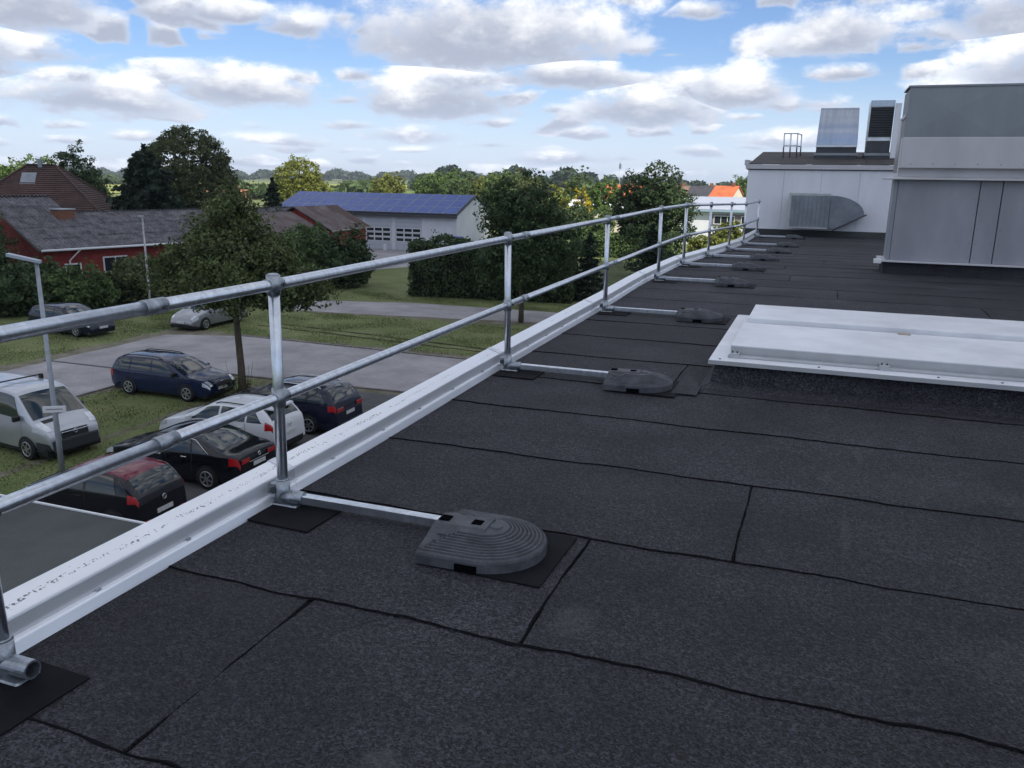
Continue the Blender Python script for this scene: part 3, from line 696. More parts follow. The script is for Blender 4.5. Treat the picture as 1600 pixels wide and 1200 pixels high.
mb = MB(); mb.box((AX+.04, AY+.02, zb+.03), (6, AY+AD-.06, zt)); mb.build('casing', dark_metal, a)
mb = MB(); mb.bev((AX, AY-.03, zb+.03), (AX+.055, AY+.10, zt), .004); mb.build('corner_post', ahu_dark, a)
for xa, xb in ((AX+.06, 2.42), (2.435, 2.75), (2.765, 4.4)):
    mb = MB(); mb.bev((xa, AY-.012, zb+.034), (xb, AY+.04, zt-.004), .004); mb.build('casing_panel', ahu_grey, a)
for k in range(1):
    mb = MB(); mb.bev((AX+.012, AY+.12+k*.9, zb+.034), (AX+.05, AY+.76, zt-.004), .003); mb.build('casing_panel', ahu_grey, a)
mb = MB(); mb.loft([[(AX-.16, AY-.16, zt), (6, AY-.16, zt), (6, AY+AD, zt), (AX-.16, AY+AD, zt)], [(AX-.16, AY-.16, zt+.018), (6, AY-.16, zt+.018), (6, AY+AD, zt+.018), (AX-.16, AY+AD, zt+.018)], [(AX+.02, AY-.02, zt+.05), (6, AY-.02, zt+.05), (6, AY+AD-.06, zt+.05), (AX+.02, AY+AD-.06, zt+.05)]]); mb.build('drip_flashing', ahu_light, a)
mb = MB(); mb.box((AX+.03, AY+.0, zt+.05), (6, AY+AD-.06, zt+.19)); mb.build('shadow_recess', ahu_light, a)
zu = zt+.19
mb = MB(); mb.bev((AX+.04, AY-.14, zu), (6, AY+AD-.06, zu+.49), .008); mb.build('upper_band', ahu_light, a)
mb = MB(); mb.box((AX+.05, AY-.10, zu+.49), (6, AY+AD-.06, zu+1.24)); mb.build('hood_core', ahu_dark, a)
w = 1.36
for k in range(3):
    xa = AX+.05+k*w; xb = xa+w; za, zc = zu+.492, zu+1.27; yf = AY-.135
    mb = MB(); mb.add([(xa, yf, za), (xb, yf, za), (xb, yf, zc), (xa, yf, zc), ((xa+xb)/2, yf-.022, (za+zc)/2), (xa, yf+.03, za), (xb, yf+.03, za), (xb, yf+.03, zc), (xa, yf+.03, zc)],
                      [(0, 1, 4), (1, 2, 4), (2, 3, 4), (3, 0, 4), (1, 0, 5, 6), (2, 1, 6, 7), (3, 2, 7, 8), (0, 3, 8, 5)]); mb.build('hood_panel', ahu_dark, a)
mb = MB(); mb.bev((AX+.03, AY-.15, zu+1.27), (6, AY+AD-.06, zu+1.30), .004); mb.build('hood_cap', ahu_dark, a)
for xs_ in (AX+.10, 2.38, 2.47, 2.71, 2.81, 3.6):
    for k in range(6): MB().cyl((xs_, AY-.0115, zb+.12+k*(zt-zb-.2)/5), .011, -.006, 8, 'y').build('rivet', zinc, a)
for k in range(9): MB().cyl((AX+.2+k*.33, AY-.139, zu+.06), .010, -.006, 8, 'y').build('rivet', zinc, a)
mb = MB(); mb.bev((AX-.19, AY-.2, zb-.02), (AX-.07, AY-.06, zb+.05), .006); mb.build('corner_bracket', white_paint, a)
mb = MB(); mb.tube([(AX-.02, AY-.05, zt+.1), (AX-.02, AY-.05, zu+.75)], .03, 10); mb.tube([(AX-.02, AY-.05, zu+.75), (AX+.06, AY-.05, zu+.85)], .03, 10); mb.build('drain_pipe', ahu_light, a)

# ------------------------------------------------------------------ plant room with its roof gear
p = thing('plant_room', 'white panelled plant room with dark sloping roof at the far end of the flat roof', 'building', (0, 0, 0))
PY = 28.5; pz0 = -1.44+CZ; pz1 = .42+CZ
mb = MB(); mb.box((-2.32, PY+.03, hz(28)-.1), (8, PY+10, pz1)); mb.build('wall', panel_white, p)
mb = MB(); mb.bev((-2.36, PY-.05, hz(28)-.05), (8, PY+.02, pz0), .005); mb.build('felt_skirting', low_roof_m, p)
xx = -2.34
for k in range(7):
    mb = MB(); mb.bev((xx+.003, PY-.02, pz0+.002), (xx+1.128, PY+.03, pz1), .003); mb.build('wall_panel', panel_white, p); xx += 1.131
mb = MB(); mb.bev((-2.42, PY-.10, pz1+.03), (8, PY+.2, pz1+.17), .006); mb.build('eaves_fascia', ahu_light, p)
mb = MB(); mb.box((-2.38, PY-.05, pz1), (8, PY+.1, pz1+.03)); mb.build('drip_edge', dark_metal, p)
mb = MB(); mb.bev((-2.46, PY-.12, pz1+.14), (-2.34, PY+9, pz1+.31), .006); mb.build('verge_trim', ahu_light, p)
rs = (1.0-.62)/5
for k in range(5):
    ya, yb = PY+.1+k*1.2, PY+.1+(k+1)*1.2
    mb = MB()
    for xa, xb in ((-2.33, 1.2), (1.21, 8)):
        za, zb2 = pz1+.17+.26*(ya-PY)/6*2.2, pz1+.17+.26*(yb-PY)/6*2.2
        mb = MB(); mb.loft([[(xa, ya+.01, za), (xb, ya+.01, za), (xb, yb, zb2), (xa, yb, zb2)], [(xa, ya+.01, za+.02), (xb, ya+.01, za+.02), (xb, yb, zb2+.02), (xa, yb, zb2+.02)]]); mb.build('roof_sheet', brown_far if False else mat('brown roof felt', (.060, .052, .050), .8, 0, .3, var=.25, vscale=1.5, fine=.2, fscale=60), p)
mb = MB(); mb.box((-2.3, PY+.1, pz1), (8, PY+9.5, pz1+.165)); mb.build('roof_core', dark_metal, p)
mb = MB()
ztop = pz1+.17+.26*2.2+.02
mb.loft([[(-2.33, PY+6.1, ztop-.05), (8, PY+6.1, ztop-.05), (8, PY+9.5, ztop-.05), (-2.33, PY+9.5, ztop-.05)], [(-2.33, PY+6.1, ztop), (8, PY+6.1, ztop), (8, PY+9.5, ztop), (-2.33, PY+9.5, ztop)]]); mb.build('roof_top', low_roof_m, p)
# wall cowl
c = thing('wall_duct_cowl', 'ribbed sheet-metal duct box with curved side cowl on the white plant room wall', 'duct', (0, 0, 0))
cy0 = PY-.62
mb = MB(); mb.bev((-.93, cy0+.06, -1.30+CZ), (.22, PY-.022, -.36+CZ), .01); mb.build('duct_box', zinc, c)
mb = MB(); mb.bev((-.98, cy0-.02, -1.36+CZ), (.25, cy0+.05, -.27+CZ), .02); fr = mb.build('front_frame', flange_grey, c)
for k in range(9):
    x = -.90+k*.128; mb = MB(); mb.bev((x, cy0-.031, -1.30+CZ), (x+.124, cy0-.021, -.35+CZ), .004); mb.build('rib', zinc, fr)
def arc_prof():
    pts = [(.26, -1.33), (.26, -.34)]
    for k in range(1, 9): t = k/8*math.pi/2; pts.append((.26+1.0*math.sin(t), -.90+.56*math.cos(t)))
    pts += [(1.26, -.93), (.42, -1.35)]
    return pts
prf = arc_prof(); mb = MB(); mb.loft([[(x, cy0+.02, z+CZ) for x, z in prf], [(x, PY-.022, z+CZ) for x, z in prf]]); mb.build('curved_cowl', zinc, c)
mb = MB(); mb.tube([(.40, cy0-.01, -1.39+CZ), (1.33, cy0-.01, -.89+CZ)], .022, 8); mb.build('cowl_rim', dark_metal, c)
# two exhaust hoods on the plant room roof
def hood(label, xa, xb, yb, louvre):
    sc = yb/28.5
    t = thing('exhaust_hood', label, 'exhaust hood', (0, 0, 0), 0, 'exhaust hoods on the plant room roof')
    z0 = .62*sc+CZ; z1 = (1.15 if not louvre else 1.32)*sc+CZ; z2 = 2.36*sc+CZ if not louvre else 2.50*sc+CZ
    xa, xb = xa*sc, xb*sc; d = 1.3
    mb = MB(); mb.bev((xa-.06, yb-.06, z0-.3), (xb+.06, yb+d+.06, z0+.14), .01); mb.build('kerb', dark_metal, t)
    mb = MB(); mb.bev((xa-.02, yb-.02, z0+.14), (xb+.02, yb+d, z0+.28), .01); mb.build('plinth', dark_metal, t)
    mb = MB(); mb.bev((xa-.045, yb-.045, z0+.28), (xb+.045, yb+d+.04, z0+.36), .008); mb.build('collar', ahu_dark, t)
    mb = MB(); mb.bev((xa+.01, yb+.02, z0+.36), (xb-.01, yb+d, z1), .01); mb.build('neck', dark_metal, t)
    if not louvre:
        prof = [(0, z1), (.0, z1+.12), (.02, z1+.34), (.10, z1+.62), (.24, z1+.88), (.48, z2-.06), (.8, z2), (d, z2), (d, z1)]
        ins = [0, 0, .006, .016, .028, .038, .04, .04, 0]
        mb = MB(); A = [(xa+i, yb+u, w) for (u, w), i in zip(prof, ins)]; B = [(xb-i, yb+u, w) for (u, w), i in zip(prof, ins)]
        n = len(prof); mb.add(A+B, [(k, k+n, k+n+1, k+1) for k in range(n-1)], True); mb.add(A, [tuple(range(n))]); mb.add(B, [tuple(range(n))[::-1]])
        mb.build('curved_hood', steel_bright, t)
        MB().bev((xa-.01, yb-.03, z1-.02), (xb+.01, yb+.03, z1+.03), .005).build('hood_lip', alu, t)
    else:
        mb = MB(); mb.bev((xa, yb+.06, z1), (xb, yb+d, z2), .02); mb.build('housing', alu, t)
        MB().bev((xa+.0, yb-.02, z2-.2), (xb, yb+.06, z2), .01).build('top_sheet', steel_bright, t)
        MB().box((xa+.02, yb+.03, z1+.12), (xb-.02, yb+.058, z2-.22)).build('louvre_back', black_plastic, t)
        n = 12
        for k in range(n):
            z = z1+.13+(z2-z1-.36)*k/n; m2 = MB(); m2.loft([[(xa+.04, yb-.01, z), (xa+.04, yb+.05, z+.06), (xa+.04, yb+.05, z+.07), (xa+.04, yb-.01, z+.012)], [(xb-.04, yb-.01, z), (xb-.04, yb+.05, z+.06), (xb-.04, yb+.05, z+.07), (xb-.04, yb-.01, z+.012)]]); m2.build('louvre', dark_metal, t)
        MB().bev((xb+.02, yb-.1, z0+.2), (xb+.20, yb+.1, z2-.1), .01).build('side_duct', panel_white, t)
    return t
hood('exhaust hood with smooth curved stainless front on the plant room roof', -.34, .86, 31.0, False)
hood('exhaust hood with dark louvred front behind the grey air handling unit', 1.12, 1.80, 31.0, True)
# little ladder guard on the plant room roof
lg = thing('ladder_guard', 'small galvanised ladder-head railing on the plant room roof', 'railing', (0, 0, 0))
sc = 31.5/28.5; zz0, zz1 = .78*sc+CZ, 1.56*sc+CZ
for xx, yy in ((-1.30, 31.5), (-1.10, 31.5), (-.90, 31.5), (-.80, 32.3)):
    MB().tube([(xx*sc, yy, zz0), (xx*sc-.02, yy, zz1)], .024, 8).build('upright', galv, lg)
for z in (zz1-.02, (zz0+zz1)/2): MB().tube([(-1.32*sc, 31.5, z), (-.92*sc, 31.5, z), (-.82*sc, 32.3, z)], .022, 8).build('cross_bar', galv, lg)
MB().bev((-1.38*sc, 31.4, zz0-.3), (-.6*sc, 32.4, zz0+.02), .01).build('foot_plate', galv_dull, lg)

# ------------------------------------------------------------------ cars
def interp(pts, x):
    if x <= pts[0][0]: return pts[0][1]
    for (a, za), (b, zb) in zip(pts, pts[1:]):
        if x <= b:
            t = (x-a)/(b-a); return za+(zb-za)*t
    return pts[-1][1]
def smooth_pts(pts, it=2):
    for _ in range(it):
        q = [pts[0]]
        for a, b in zip(pts, pts[1:]):
            q += [(a[0]*.8+b[0]*.2, a[1]*.8+b[1]*.2), (a[0]*.2+b[0]*.8, a[1]*.2+b[1]*.8)]
        q.append(pts[-1]); pts = q
    return pts
class Car:
    # x forward, y left, z up; origin on the ground in the middle
    def __init__(s, name, label, cat, loc, heading, L, W, H, top, belt, paint, roof_paint=None, sill=.24, tumble=.36, nose=.16, tail=.12, wheel_r=.315, wb=None, wx=None):
        s.t = thing(name, label, cat, (loc[0], loc[1], G+(loc[2] if len(loc) > 2 else .006)), heading, 'cars in the car park')
        s.t.scale = (.96, .96, .96); s.L, s.W, s.H, s.sill, s.tumble, s.nose, s.tail = L, W, H, sill, tumble, nose, tail
        s.top = smooth_pts(top, 2); s.belt = belt; s.paint = paint; s.R = wheel_r; s.wx = wx
        s.body(paint, roof_paint); s.wheels()
    def sec(s, x):
        L2 = s.L/2; t = interp(s.top, x); b = interp(s.belt, x); sh = min(b, t-.05)
        f = max(0, (x-(L2-.9))/.9); r = max(0, (-x-(L2-.7))/.7)
        w = s.W/2*(1-s.nose*f**2.2-s.tail*r**2.4)
        return t, sh, w
    def pt(s, x, u, side=1, off=0.0):
        t, sh, w = s.sec(x)
        sill = s.sill+.10*max(0, (abs(x)-(s.L/2-.35))/.35)**2
        ysh = w*.955; ze = max(sh+.012, t-.045); ye = max(.1, ysh-(ze-sh)*s.tumble-.02)
        if u <= 1:
            z = sill+(sh-sill)*u; y = w*(1-.055*(1-u)**3-.045*u**3)
        elif u <= 2:
            q = u-1; z = sh+(ze-sh)*q; y = ysh+(ye-ysh)*q+.018*math.sin(q*math.pi)*min(1, (ze-sh)/.3)
        else:
            q = u-2; y = ye*(1-q); z = ze+(t-ze)*(1-(1-q)**2.6)
        p = Vector((x, y*side, z))
        if off:
            e = .01; p1 = s.pt(x+e, u); p2 = s.pt(x-e, u); p3 = s.pt(x, min(3, u+e)); p4 = s.pt(x, max(0, u-e))
            n = (p1-p2).cross(p3-p4).normalized()
            if n.y < 0 and u < 2: n = -n
            if n.z < 0 and u >= 2: n = -n
            p = p+Vector((n.x, n.y*side, n.z))*off
        return p
    def body(s, paint, roof_paint):
        nx = 64; us = [0, .25, .5, .72, .88, .96, 1, 1.08, 1.3, 1.6, 1.85, 1.95, 2, 2.06, 2.16, 2.35, 2.65, 3]
        xs = [-s.L/2+s.L*(.5-.5*math.cos(math.pi*k/nx))*.6+s.L*k/nx*.4 for k in range(nx+1)]
        rings = []
        for x in xs:
            l = [s.pt(x, u) for u in us]; rings.append(l+[Vector((p.x, -p.y, p.z)) for p in l[-2::-1]])
        n = len(rings[0]); mb = MB(); vs = [p for r in rings for p in r]; fs = []; fr = []
        for i in range(nx):
            for j in range(n-1):
                f = (i*n+j, (i+1)*n+j, (i+1)*n+j+1, i*n+j+1); fs.append(f)
        mb.add(vs, fs, True)
        mb.add(rings[0], [tuple(range(n))]); mb.add(rings[-1], [tuple(range(n))[::-1]])
        s.b = mb.build('body', paint, s.t)
        m2 = MB(); x0, x1 = -s.L/2+.12, s.L/2-.12; m2.box((x0, -s.W/2+.12, .16), (x1, s.W/2-.12, s.sill+.06)); m2.build('underside', black_plastic, s.t)
    def patch(s, name, m, x0, x1, u0, u1, side=1, off=.006, x0t=None, x1t=None, parent=None, nx=8, nu=5, both=False):
        x0t = x0 if x0t is None else x0t; x1t = x1 if x1t is None else x1t; mb = MB(); vs = []
        cols = []
        if both: ul = [(u0+(3-u0)*k/nu, 1) for k in range(nu+1)]+[(3-(3-u0)*k/nu, -1) for k in range(1, nu+1)]
        else: ul = [(u0+(u1-u0)*k/nu, side) for k in range(nu+1)]
        for k, (u, sd) in enumerate(ul):
            t = 0 if both else k/nu
            a, b = x0+(x0t-x0)*t, x1+(x1t-x1)*t
            for i in range(nx+1): vs.append(s.pt(a+(b-a)*i/nx, u, sd, off))
        fs = []
        for k in range(len(ul)-1):
            for i in range(nx): q = k*(nx+1)+i; fs.append((q, q+1, q+nx+2, q+nx+1))
        mb.add(vs, fs, True); return mb.build(name, m, parent or s.t)
    def wheels(s):
        r = s.R
        for sx in s.wx:
            for sd in (1, -1):
                y = s.sec(sx)[2]*sd
                a = MB(); n = 22
                ring = [(sx+math.cos(t)*r*1.16, y*1.004+.0*sd, r+math.sin(t)*r*1.16) for t in [math.pi*k/n for k in range(n+1)]]+[(sx-r*1.12, y*1.004, s.sill-.02), (sx+r*1.12, y*1.004, s.sill-.02)]
                ring2 = [(p[0], p[1]-sd*.2, p[2]) for p in ring]
                a.loft([ring2, ring]); a.build('wheel_arch', black_plastic, s.t)
                w = MB(); yo = y+sd*.010
                prof = [(r*.62, 0), (r*.66, .006), (r*.95, .004), (r, -.02), (r, -.18), (r*.6, -.19)]
                w.loft([[(sx+math.cos(t)*q, yo+sd*d, r+math.sin(t)*q) for t in [math.tau*k/28 for k in range(28)]] for q, d in prof], True, True, True)
                tw = w.build('wheel', tyre_m, s.t)
                rm = MB()
                rm.loft([[(sx+math.cos(t)*q, yo+sd*d, r+math.sin(t)*q) for t in [math.tau*k/28 for k in range(28)]] for q, d in ((r*.68, -.002), (r*.68, .010), (r*.60, .010), (r*.58, -.012))], True, False, True)
                for k in range(6):
                    an = math.tau*k/6+.3; c, sn = math.cos(an), math.sin(an); px, pz = -sn, c
                    p = [(sx+c*q+px*ww, yo+sd*.008, r+sn*q+pz*ww) for q, ww in ((.02, -.028), (r*.62, -.022), (r*.62, .022), (.02, .028))]
                    rm.add(p, [(0, 1, 2, 3)])
                rm.cyl((sx, yo+(.006 if sd > 0 else -.012), r), .05, .006, 12, 'y')
                rm.build('rim', rim_m, tw)
    def glass(s, ws, rw, sides, ws_u=2.10):
        s.patch('windscreen', glass_dark, ws[0], ws[1], ws_u, 3, both=True)
        if rw: s.patch('rear_window', glass_dark, rw[0], rw[1], 2.12, 3, both=True)
        for (a, b, at, bt) in sides:
            for sd in (1, -1): s.patch('side_window', glass_dark, a, b, 1.10, 1.90, sd, .006, at, bt)
    def seam(s, x, u0=.12, u1=1.02, xt=None):
        for sd in (1, -1): s.patch('door_seam', black_plastic, x-.006, x+.006, u0, u1, sd, .003, (xt or x)-.006, (xt or x)+.006, nx=1)
    def box_part(s, name, a, b, m, r=.01, parent=None):
        return MB().bev(a, b, r).build(name, m, parent or s.t)
    def mirrors(s, x, m):
        for sd in (1, -1):
            p = s.pt(x, 1.05, sd); y0, y1 = sorted((p.y-.01*sd, p.y+.19*sd)); s.box_part('mirror', (x-.06, y0, p.z-.01), (x+.06, y1, p.z+.14), m, .03)
    def plate(s, front, z, w=.5):
        x = s.L/2 if front else -s.L/2
        a, b = sorted((x+(.004 if front else -.004), x+(.016 if front else -.016)))
        s.box_part('number_plate', (a, -w/2, z), (b, w/2, z+.11), plate_m, .003)
    def handles(s, xs, m):
        for x in xs:
            for sd in (1, -1):
                p = s.pt(x, .86, sd, .008); y0, y1 = sorted((p.y-.01*sd, p.y+.025*sd)); s.box_part('door_handle', (x-.09, y0, p.z-.018), (x+.09, y1, p.z+.018), m, .006)
    def roof_rails(s, x0, x1, m):
        for sd in (1, -1):
            pts = [s.pt(x0+(x1-x0)*k/8, 2.10, sd, .045 if 0 < k < 8 else .0) for k in range(9)]; MB().tube(pts, .018, 8).build('roof_rail', m, s.t)
    def emblem(s, front, z, r=.07):
        x = s.L/2 if front else -s.L/2; d = 1 if front else -1; pts = [(x+d*.016, math.cos(t)*r, z+math.sin(t)*r) for t in [math.tau*k/18 for k in range(18)]]
        m2 = MB(); m2.tube(pts+[pts[0]], .010, 6, False); m2.box((min(x+d*.01, x+d*.022), -r*1.15, z-.008), (max(x+d*.01, x+d*.022), r*1.15, z+.008)); return m2.build('emblem', chrome, s.t)

def carpaint(name, c, metal=.35): return mat(name, c, .10 if sum(c) < .6 else .3, 0.0 if sum(c) < .6 else metal, .45, coat=0.0 if sum(c) < .6 else .5, var=.06, vscale=1.5)
navy = carpaint('navy car paint', (.010, .018, .055)); black_p = carpaint('black car paint', (.008, .009, .013)); white_p = carpaint('white car paint', (.68, .70, .72), 0); silver_p = carpaint('silver car paint', (.46, .48, .51), .6)
cherry = carpaint('cherry roof paint', (.13, .008, .022), .3); dusk = carpaint('dark blue car paint', (.010, .013, .030))
PI = math.pi
# estate facing the building
c = Car('estate_car', 'dark blue estate car with roof rails parked on grass beside the young tree', 'car', (-21.62, 23.15), 0, 4.55, 1.75, 1.5,
        [(-2.34, .55), (-2.32, .80), (-2.27, .98), (-2.02, 1.38), (-1.75, 1.465), (-.6, 1.49), (.15, 1.46), (.5, 1.36), (1.28, .98), (1.5, .94), (2.0, .84), (2.22, .72), (2.32, .58), (2.34, .45)], [(-2.34, .93), (1.3, .90), (2.34, .8)], navy, wx=(-1.36, 1.35), tumble=.38)
c.glass((.42, 1.24), (-2.24, -1.98), [(-2.1, -1.32, -1.85, -1.32), (-1.24, -.32, -1.24, -.36), (-.24, .92, -.28, .32)]); c.mirrors(.85, black_plastic); c.roof_rails(-1.8, .1, black_plastic)
c.seam(-.28); c.seam(-1.28); c.seam(.95, .15, .98); c.handles((-1.08, -.08), navy); c.plate(True, .42); c.emblem(True, .68)
for sd in (1, -1): c.patch('headlight', lamp_clear, 2.02, 2.30, .70, .99, sd, .008); c.patch('headlight_lens', lamp_clear, 2.06, 2.28, 2.0, 2.22, sd, .008); c.patch('tail_light', lamp_red, -2.30, -2.12, .62, .99, sd, .008)
c.box_part('grille', (2.335, -.42, .58), (2.352, .42, .72), mat('grille', (.10, .10, .11), .35, .6), .01); c.box_part('bumper_intake', (2.335, -.55, .28), (2.352, .55, .38), black_plastic, .01)
# van
c = Car('van', 'silver van with dark bumper and roof bar parked left of the lamp post', 'van', (-21.35, 16.85), R(-8), 4.78, 1.92, 1.96,
        [(-2.39, .6), (-2.37, 1.5), (-2.3, 1.88), (-2.0, 1.945), (.5, 1.96), (.85, 1.90), (1.05, 1.80), (1.72, 1.20), (1.80, 1.15), (2.20, .96), (2.32, .84), (2.38, .6), (2.39, .42)], [(-2.39, 1.12), (1.4, 1.12), (2.39, .9)], silver_p, sill=.30, tumble=.20, nose=.2, tail=.05, wheel_r=.33, wx=(-1.45, 1.50))
c.glass((1.0, 1.72), None, [(-.1, 1.30, -.1, .92), (-1.4, -.25, -1.4, -.25)], 2.08); c.mirrors(1.22, black_plastic); c.seam(-.18, .1, 1.9); c.seam(1.32, .12, 1.0); c.handles((-.02, -.36), black_plastic)
c.plate(True, .44); c.box_part('front_bumper', (2.36, -.72, .30), (2.42, .72, .62), mat('grey bumper plastic', (.03, .032, .036), .6), .03)
for sd in (1, -1): c.patch('bumper_corner', mat('grey bumper plastic', (.03, .032, .036), .6), 1.9, 2.39, .02, .42, sd, .010); c.patch('headlight', lamp_clear, 1.82, 2.24, .80, .99, sd, .010); c.patch('headlight_lens', lamp_clear, 1.86, 2.24, 2.0, 2.25, sd, .010)
c.patch('grille', black_plastic, 2.30, 2.37, 2.42, 3, both=True, off=.012); c.patch('bonnet_vent', black_plastic, 1.80, 1.93, 2.25, 2.75, -1, .006)
c.box_part('grille_bar', (2.36, -.42, .78), (2.40, .42, .83), chrome, .01); c.emblem(True, .80, .06)
MB().tube([(-.1, -.72, 2.03), (-.1, .72, 2.03)], .022, 8).build('roof_bar', black_plastic, c.t)
for x in (-.1,):
    for y in (-.70, .70): MB().bev((x-.06, y-.05, 1.90), (x+.06, y+.05, 2.05), .01).build('roof_bar_foot', black_plastic, c.t)
# small hatchback, near row, tail to the building
c = Car('small_hatchback', 'small black hatchback with cherry red roof, nearest in the parked row', 'car', (-15.0, 13.56, .018), PI, 3.70, 1.72, 1.48,
        [(-1.85, .5), (-1.84, .75), (-1.79, .96), (-1.60, 1.22), (-1.38, 1.40), (-1.0, 1.46), (-.1, 1.48), (.3, 1.42), (1.05, 1.0), (1.2, .97), (1.6, .86), (1.78, .72), (1.85, .5)], [(-1.85, .99), (1.0, .93), (1.85, .8)], black_p, tumble=.34, nose=.22, tail=.16, wx=(-1.15, 1.17))
c.patch('red_roof', cherry, -1.42, .34, 1.94, 3, both=True, off=.005, nx=14, nu=8); c.glass((.36, 1.02), (-1.72, -1.42), [(-1.25, -.35, -1.1, -.35), (-.27, .82, -.27, .25)]); c.mirrors(.70, black_plastic); c.seam(-.31); c.seam(.86, .15, .98); c.handles((-.15,), black_p)
for sd in (1, -1): c.patch('tail_light', lamp_red, -1.80, -1.55, .80, 1.30, sd, .010); c.patch('headlight', lamp_clear, 1.52, 1.74, .74, .99, sd, .01)
c.plate(False, .46); c.emblem(False, .80, .06); MB().bev((-1.87, -.5, .28), (-1.84, .5, .36), .01).build('reflector_strip', black_plastic, c.t)
for y in (-.55, .55): c.box_part('reflector', (-1.865, y-.07, .36), (-1.845, y+.07, .40), lamp_red, .004)
# saloon
c = Car('saloon_car', 'black saloon with wide red tail lights between the red-roofed hatchback and the white car', 'car', (-15.2, 16.62, .018), PI, 4.67, 1.80, 1.43,
        [(-2.33, .5), (-2.31, .85), (-2.25, 1.0), (-2.1, 1.04), (-1.72, 1.07), (-.95, 1.36), (-.6, 1.41), (.1, 1.43), (.45, 1.36), (1.2, .99), (1.45, .93), (2.0, .80), (2.22, .68), (2.33, .48)], [(-2.33, .96), (1.2, .90), (2.33, .76)], black_p, tumble=.42, nose=.2, tail=.15, wx=(-1.32, 1.36))
c.glass((.42, 1.16), (-1.66, -.95), [(-1.35, -.86, -1.0, -.80), (-.80, -.02, -.74, -.06), (.06, .98, .02, .40)]); c.mirrors(.82, black_p); c.seam(.02); c.seam(-.84, .3, .99); c.handles((-.6, .25), chrome)
for sd in (1, -1): c.patch('tail_light', lamp_red, -2.31, -2.02, .70, .99, sd, .010); c.patch('headlight', lamp_clear, 1.85, 2.2, .72, .99, sd, .01); c.box_part('tail_light_inner', (-2.345, .38*sd if sd > 0 else -.72, .78), (-2.322, .72 if sd > 0 else -.38, .90), lamp_red, .01)
c.plate(False, .62); c.emblem(False, .90, .05); c.box_part('boot_trim', (-2.35, -.4, .755), (-2.325, .4, .78), chrome, .005)
for sd in (1, -1): MB().tube([c.pt(-1.40, 1.12, sd, .01), c.pt(-1.2, 1.55, sd, .01), c.pt(-.9, 1.90, sd, .01), c.pt(-.2, 1.94, sd, .01), c.pt(.40, 1.92, sd, .01)], .008, 6).build('window_trim', chrome, c.t)
# white hatchback
c = Car('white_hatchback', 'white hatchback with dark glass and high red tail lights in the parked row', 'car', (-15.85, 19.12, .018), PI, 4.35, 1.78, 1.50,
        [(-2.17, .5), (-2.16, .85), (-2.10, 1.05), (-1.88, 1.32), (-1.70, 1.44), (-1.2, 1.49), (-.2, 1.50), (.2, 1.44), (1.15, 1.0), (1.35, .95), (1.85, .82), (2.08, .68), (2.17, .48)], [(-2.17, 1.04), (-1, .99), (1.1, .92), (2.17, .78)], white_p, tumble=.36, nose=.2, tail=.14, wx=(-1.27, 1.30))
c.glass((.26, 1.08), (-2.02, -1.70), [(-1.78, -1.25, -1.5, -1.25), (-1.18, -.28, -1.18, -.30), (-.20, .90, -.22, .25)]); c.mirrors(.78, white_p); c.seam(-.24); c.seam(-1.2); c.handles((-1.0, -.05), white_p); c.roof_rails(-1.5, 0, black_plastic)
for sd in (1, -1): c.patch('tail_light', lamp_red, -2.12, -1.88, .78, 1.35, sd, .010); c.patch('headlight', lamp_clear, 1.7, 2.06, .74, .99, sd, .01)
c.plate(False, .60, .52); c.box_part('spoiler', (-1.98, -.52, 1.395), (-1.62, .52, 1.455), white_p, .02); c.emblem(False, .90, .05); c.box_part('rear_bumper', (-2.20, -.62, .28), (-2.16, .62, .42), black_plastic, .01)
# dark estate at the row's end
c = Car('dark_estate_car', 'dark blue car with alloy wheels at the far end of the parked row', 'car', (-15.55, 21.6, .018), PI, 4.75, 1.84, 1.56,
        [(-2.37, .5), (-2.36, .85), (-2.30, 1.05), (-2.05, 1.40), (-1.85, 1.51), (-1.3, 1.555), (-.2, 1.56), (.25, 1.50), (1.15, 1.06), (1.35, 1.0), (2.0, .88), (2.28, .72), (2.37, .5)], [(-2.37, 1.02), (1.1, .95), (2.37, .8)], dusk, tumble=.36, nose=.2, tail=.14, wx=(-1.36, 1.40))
c.glass((.34, 1.08), (-2.22, -1.86), [(-2.0, -1.32, -1.72, -1.32), (-1.24, -.30, -1.24, -.32), (-.22, .92, -.24, .30)]); c.mirrors(.80, dusk); c.seam(-.26); c.seam(-1.28); c.handles((-1.05, -.05), dusk); c.roof_rails(-1.7, .1, alu)
for sd in (1, -1): c.patch('tail_light', lamp_red, -2.33, -2.08, .74, .99, sd, .010); c.box_part('tail_light_inner', (-2.385, .40 if sd > 0 else -.78, .80), (-2.362, .78 if sd > 0 else -.40, .92), lamp_red, .01)
c.plate(False, .62); c.box_part('rear_bumper', (-2.41, -.66, .26), (-2.36, .66, .40), black_plastic, .01)
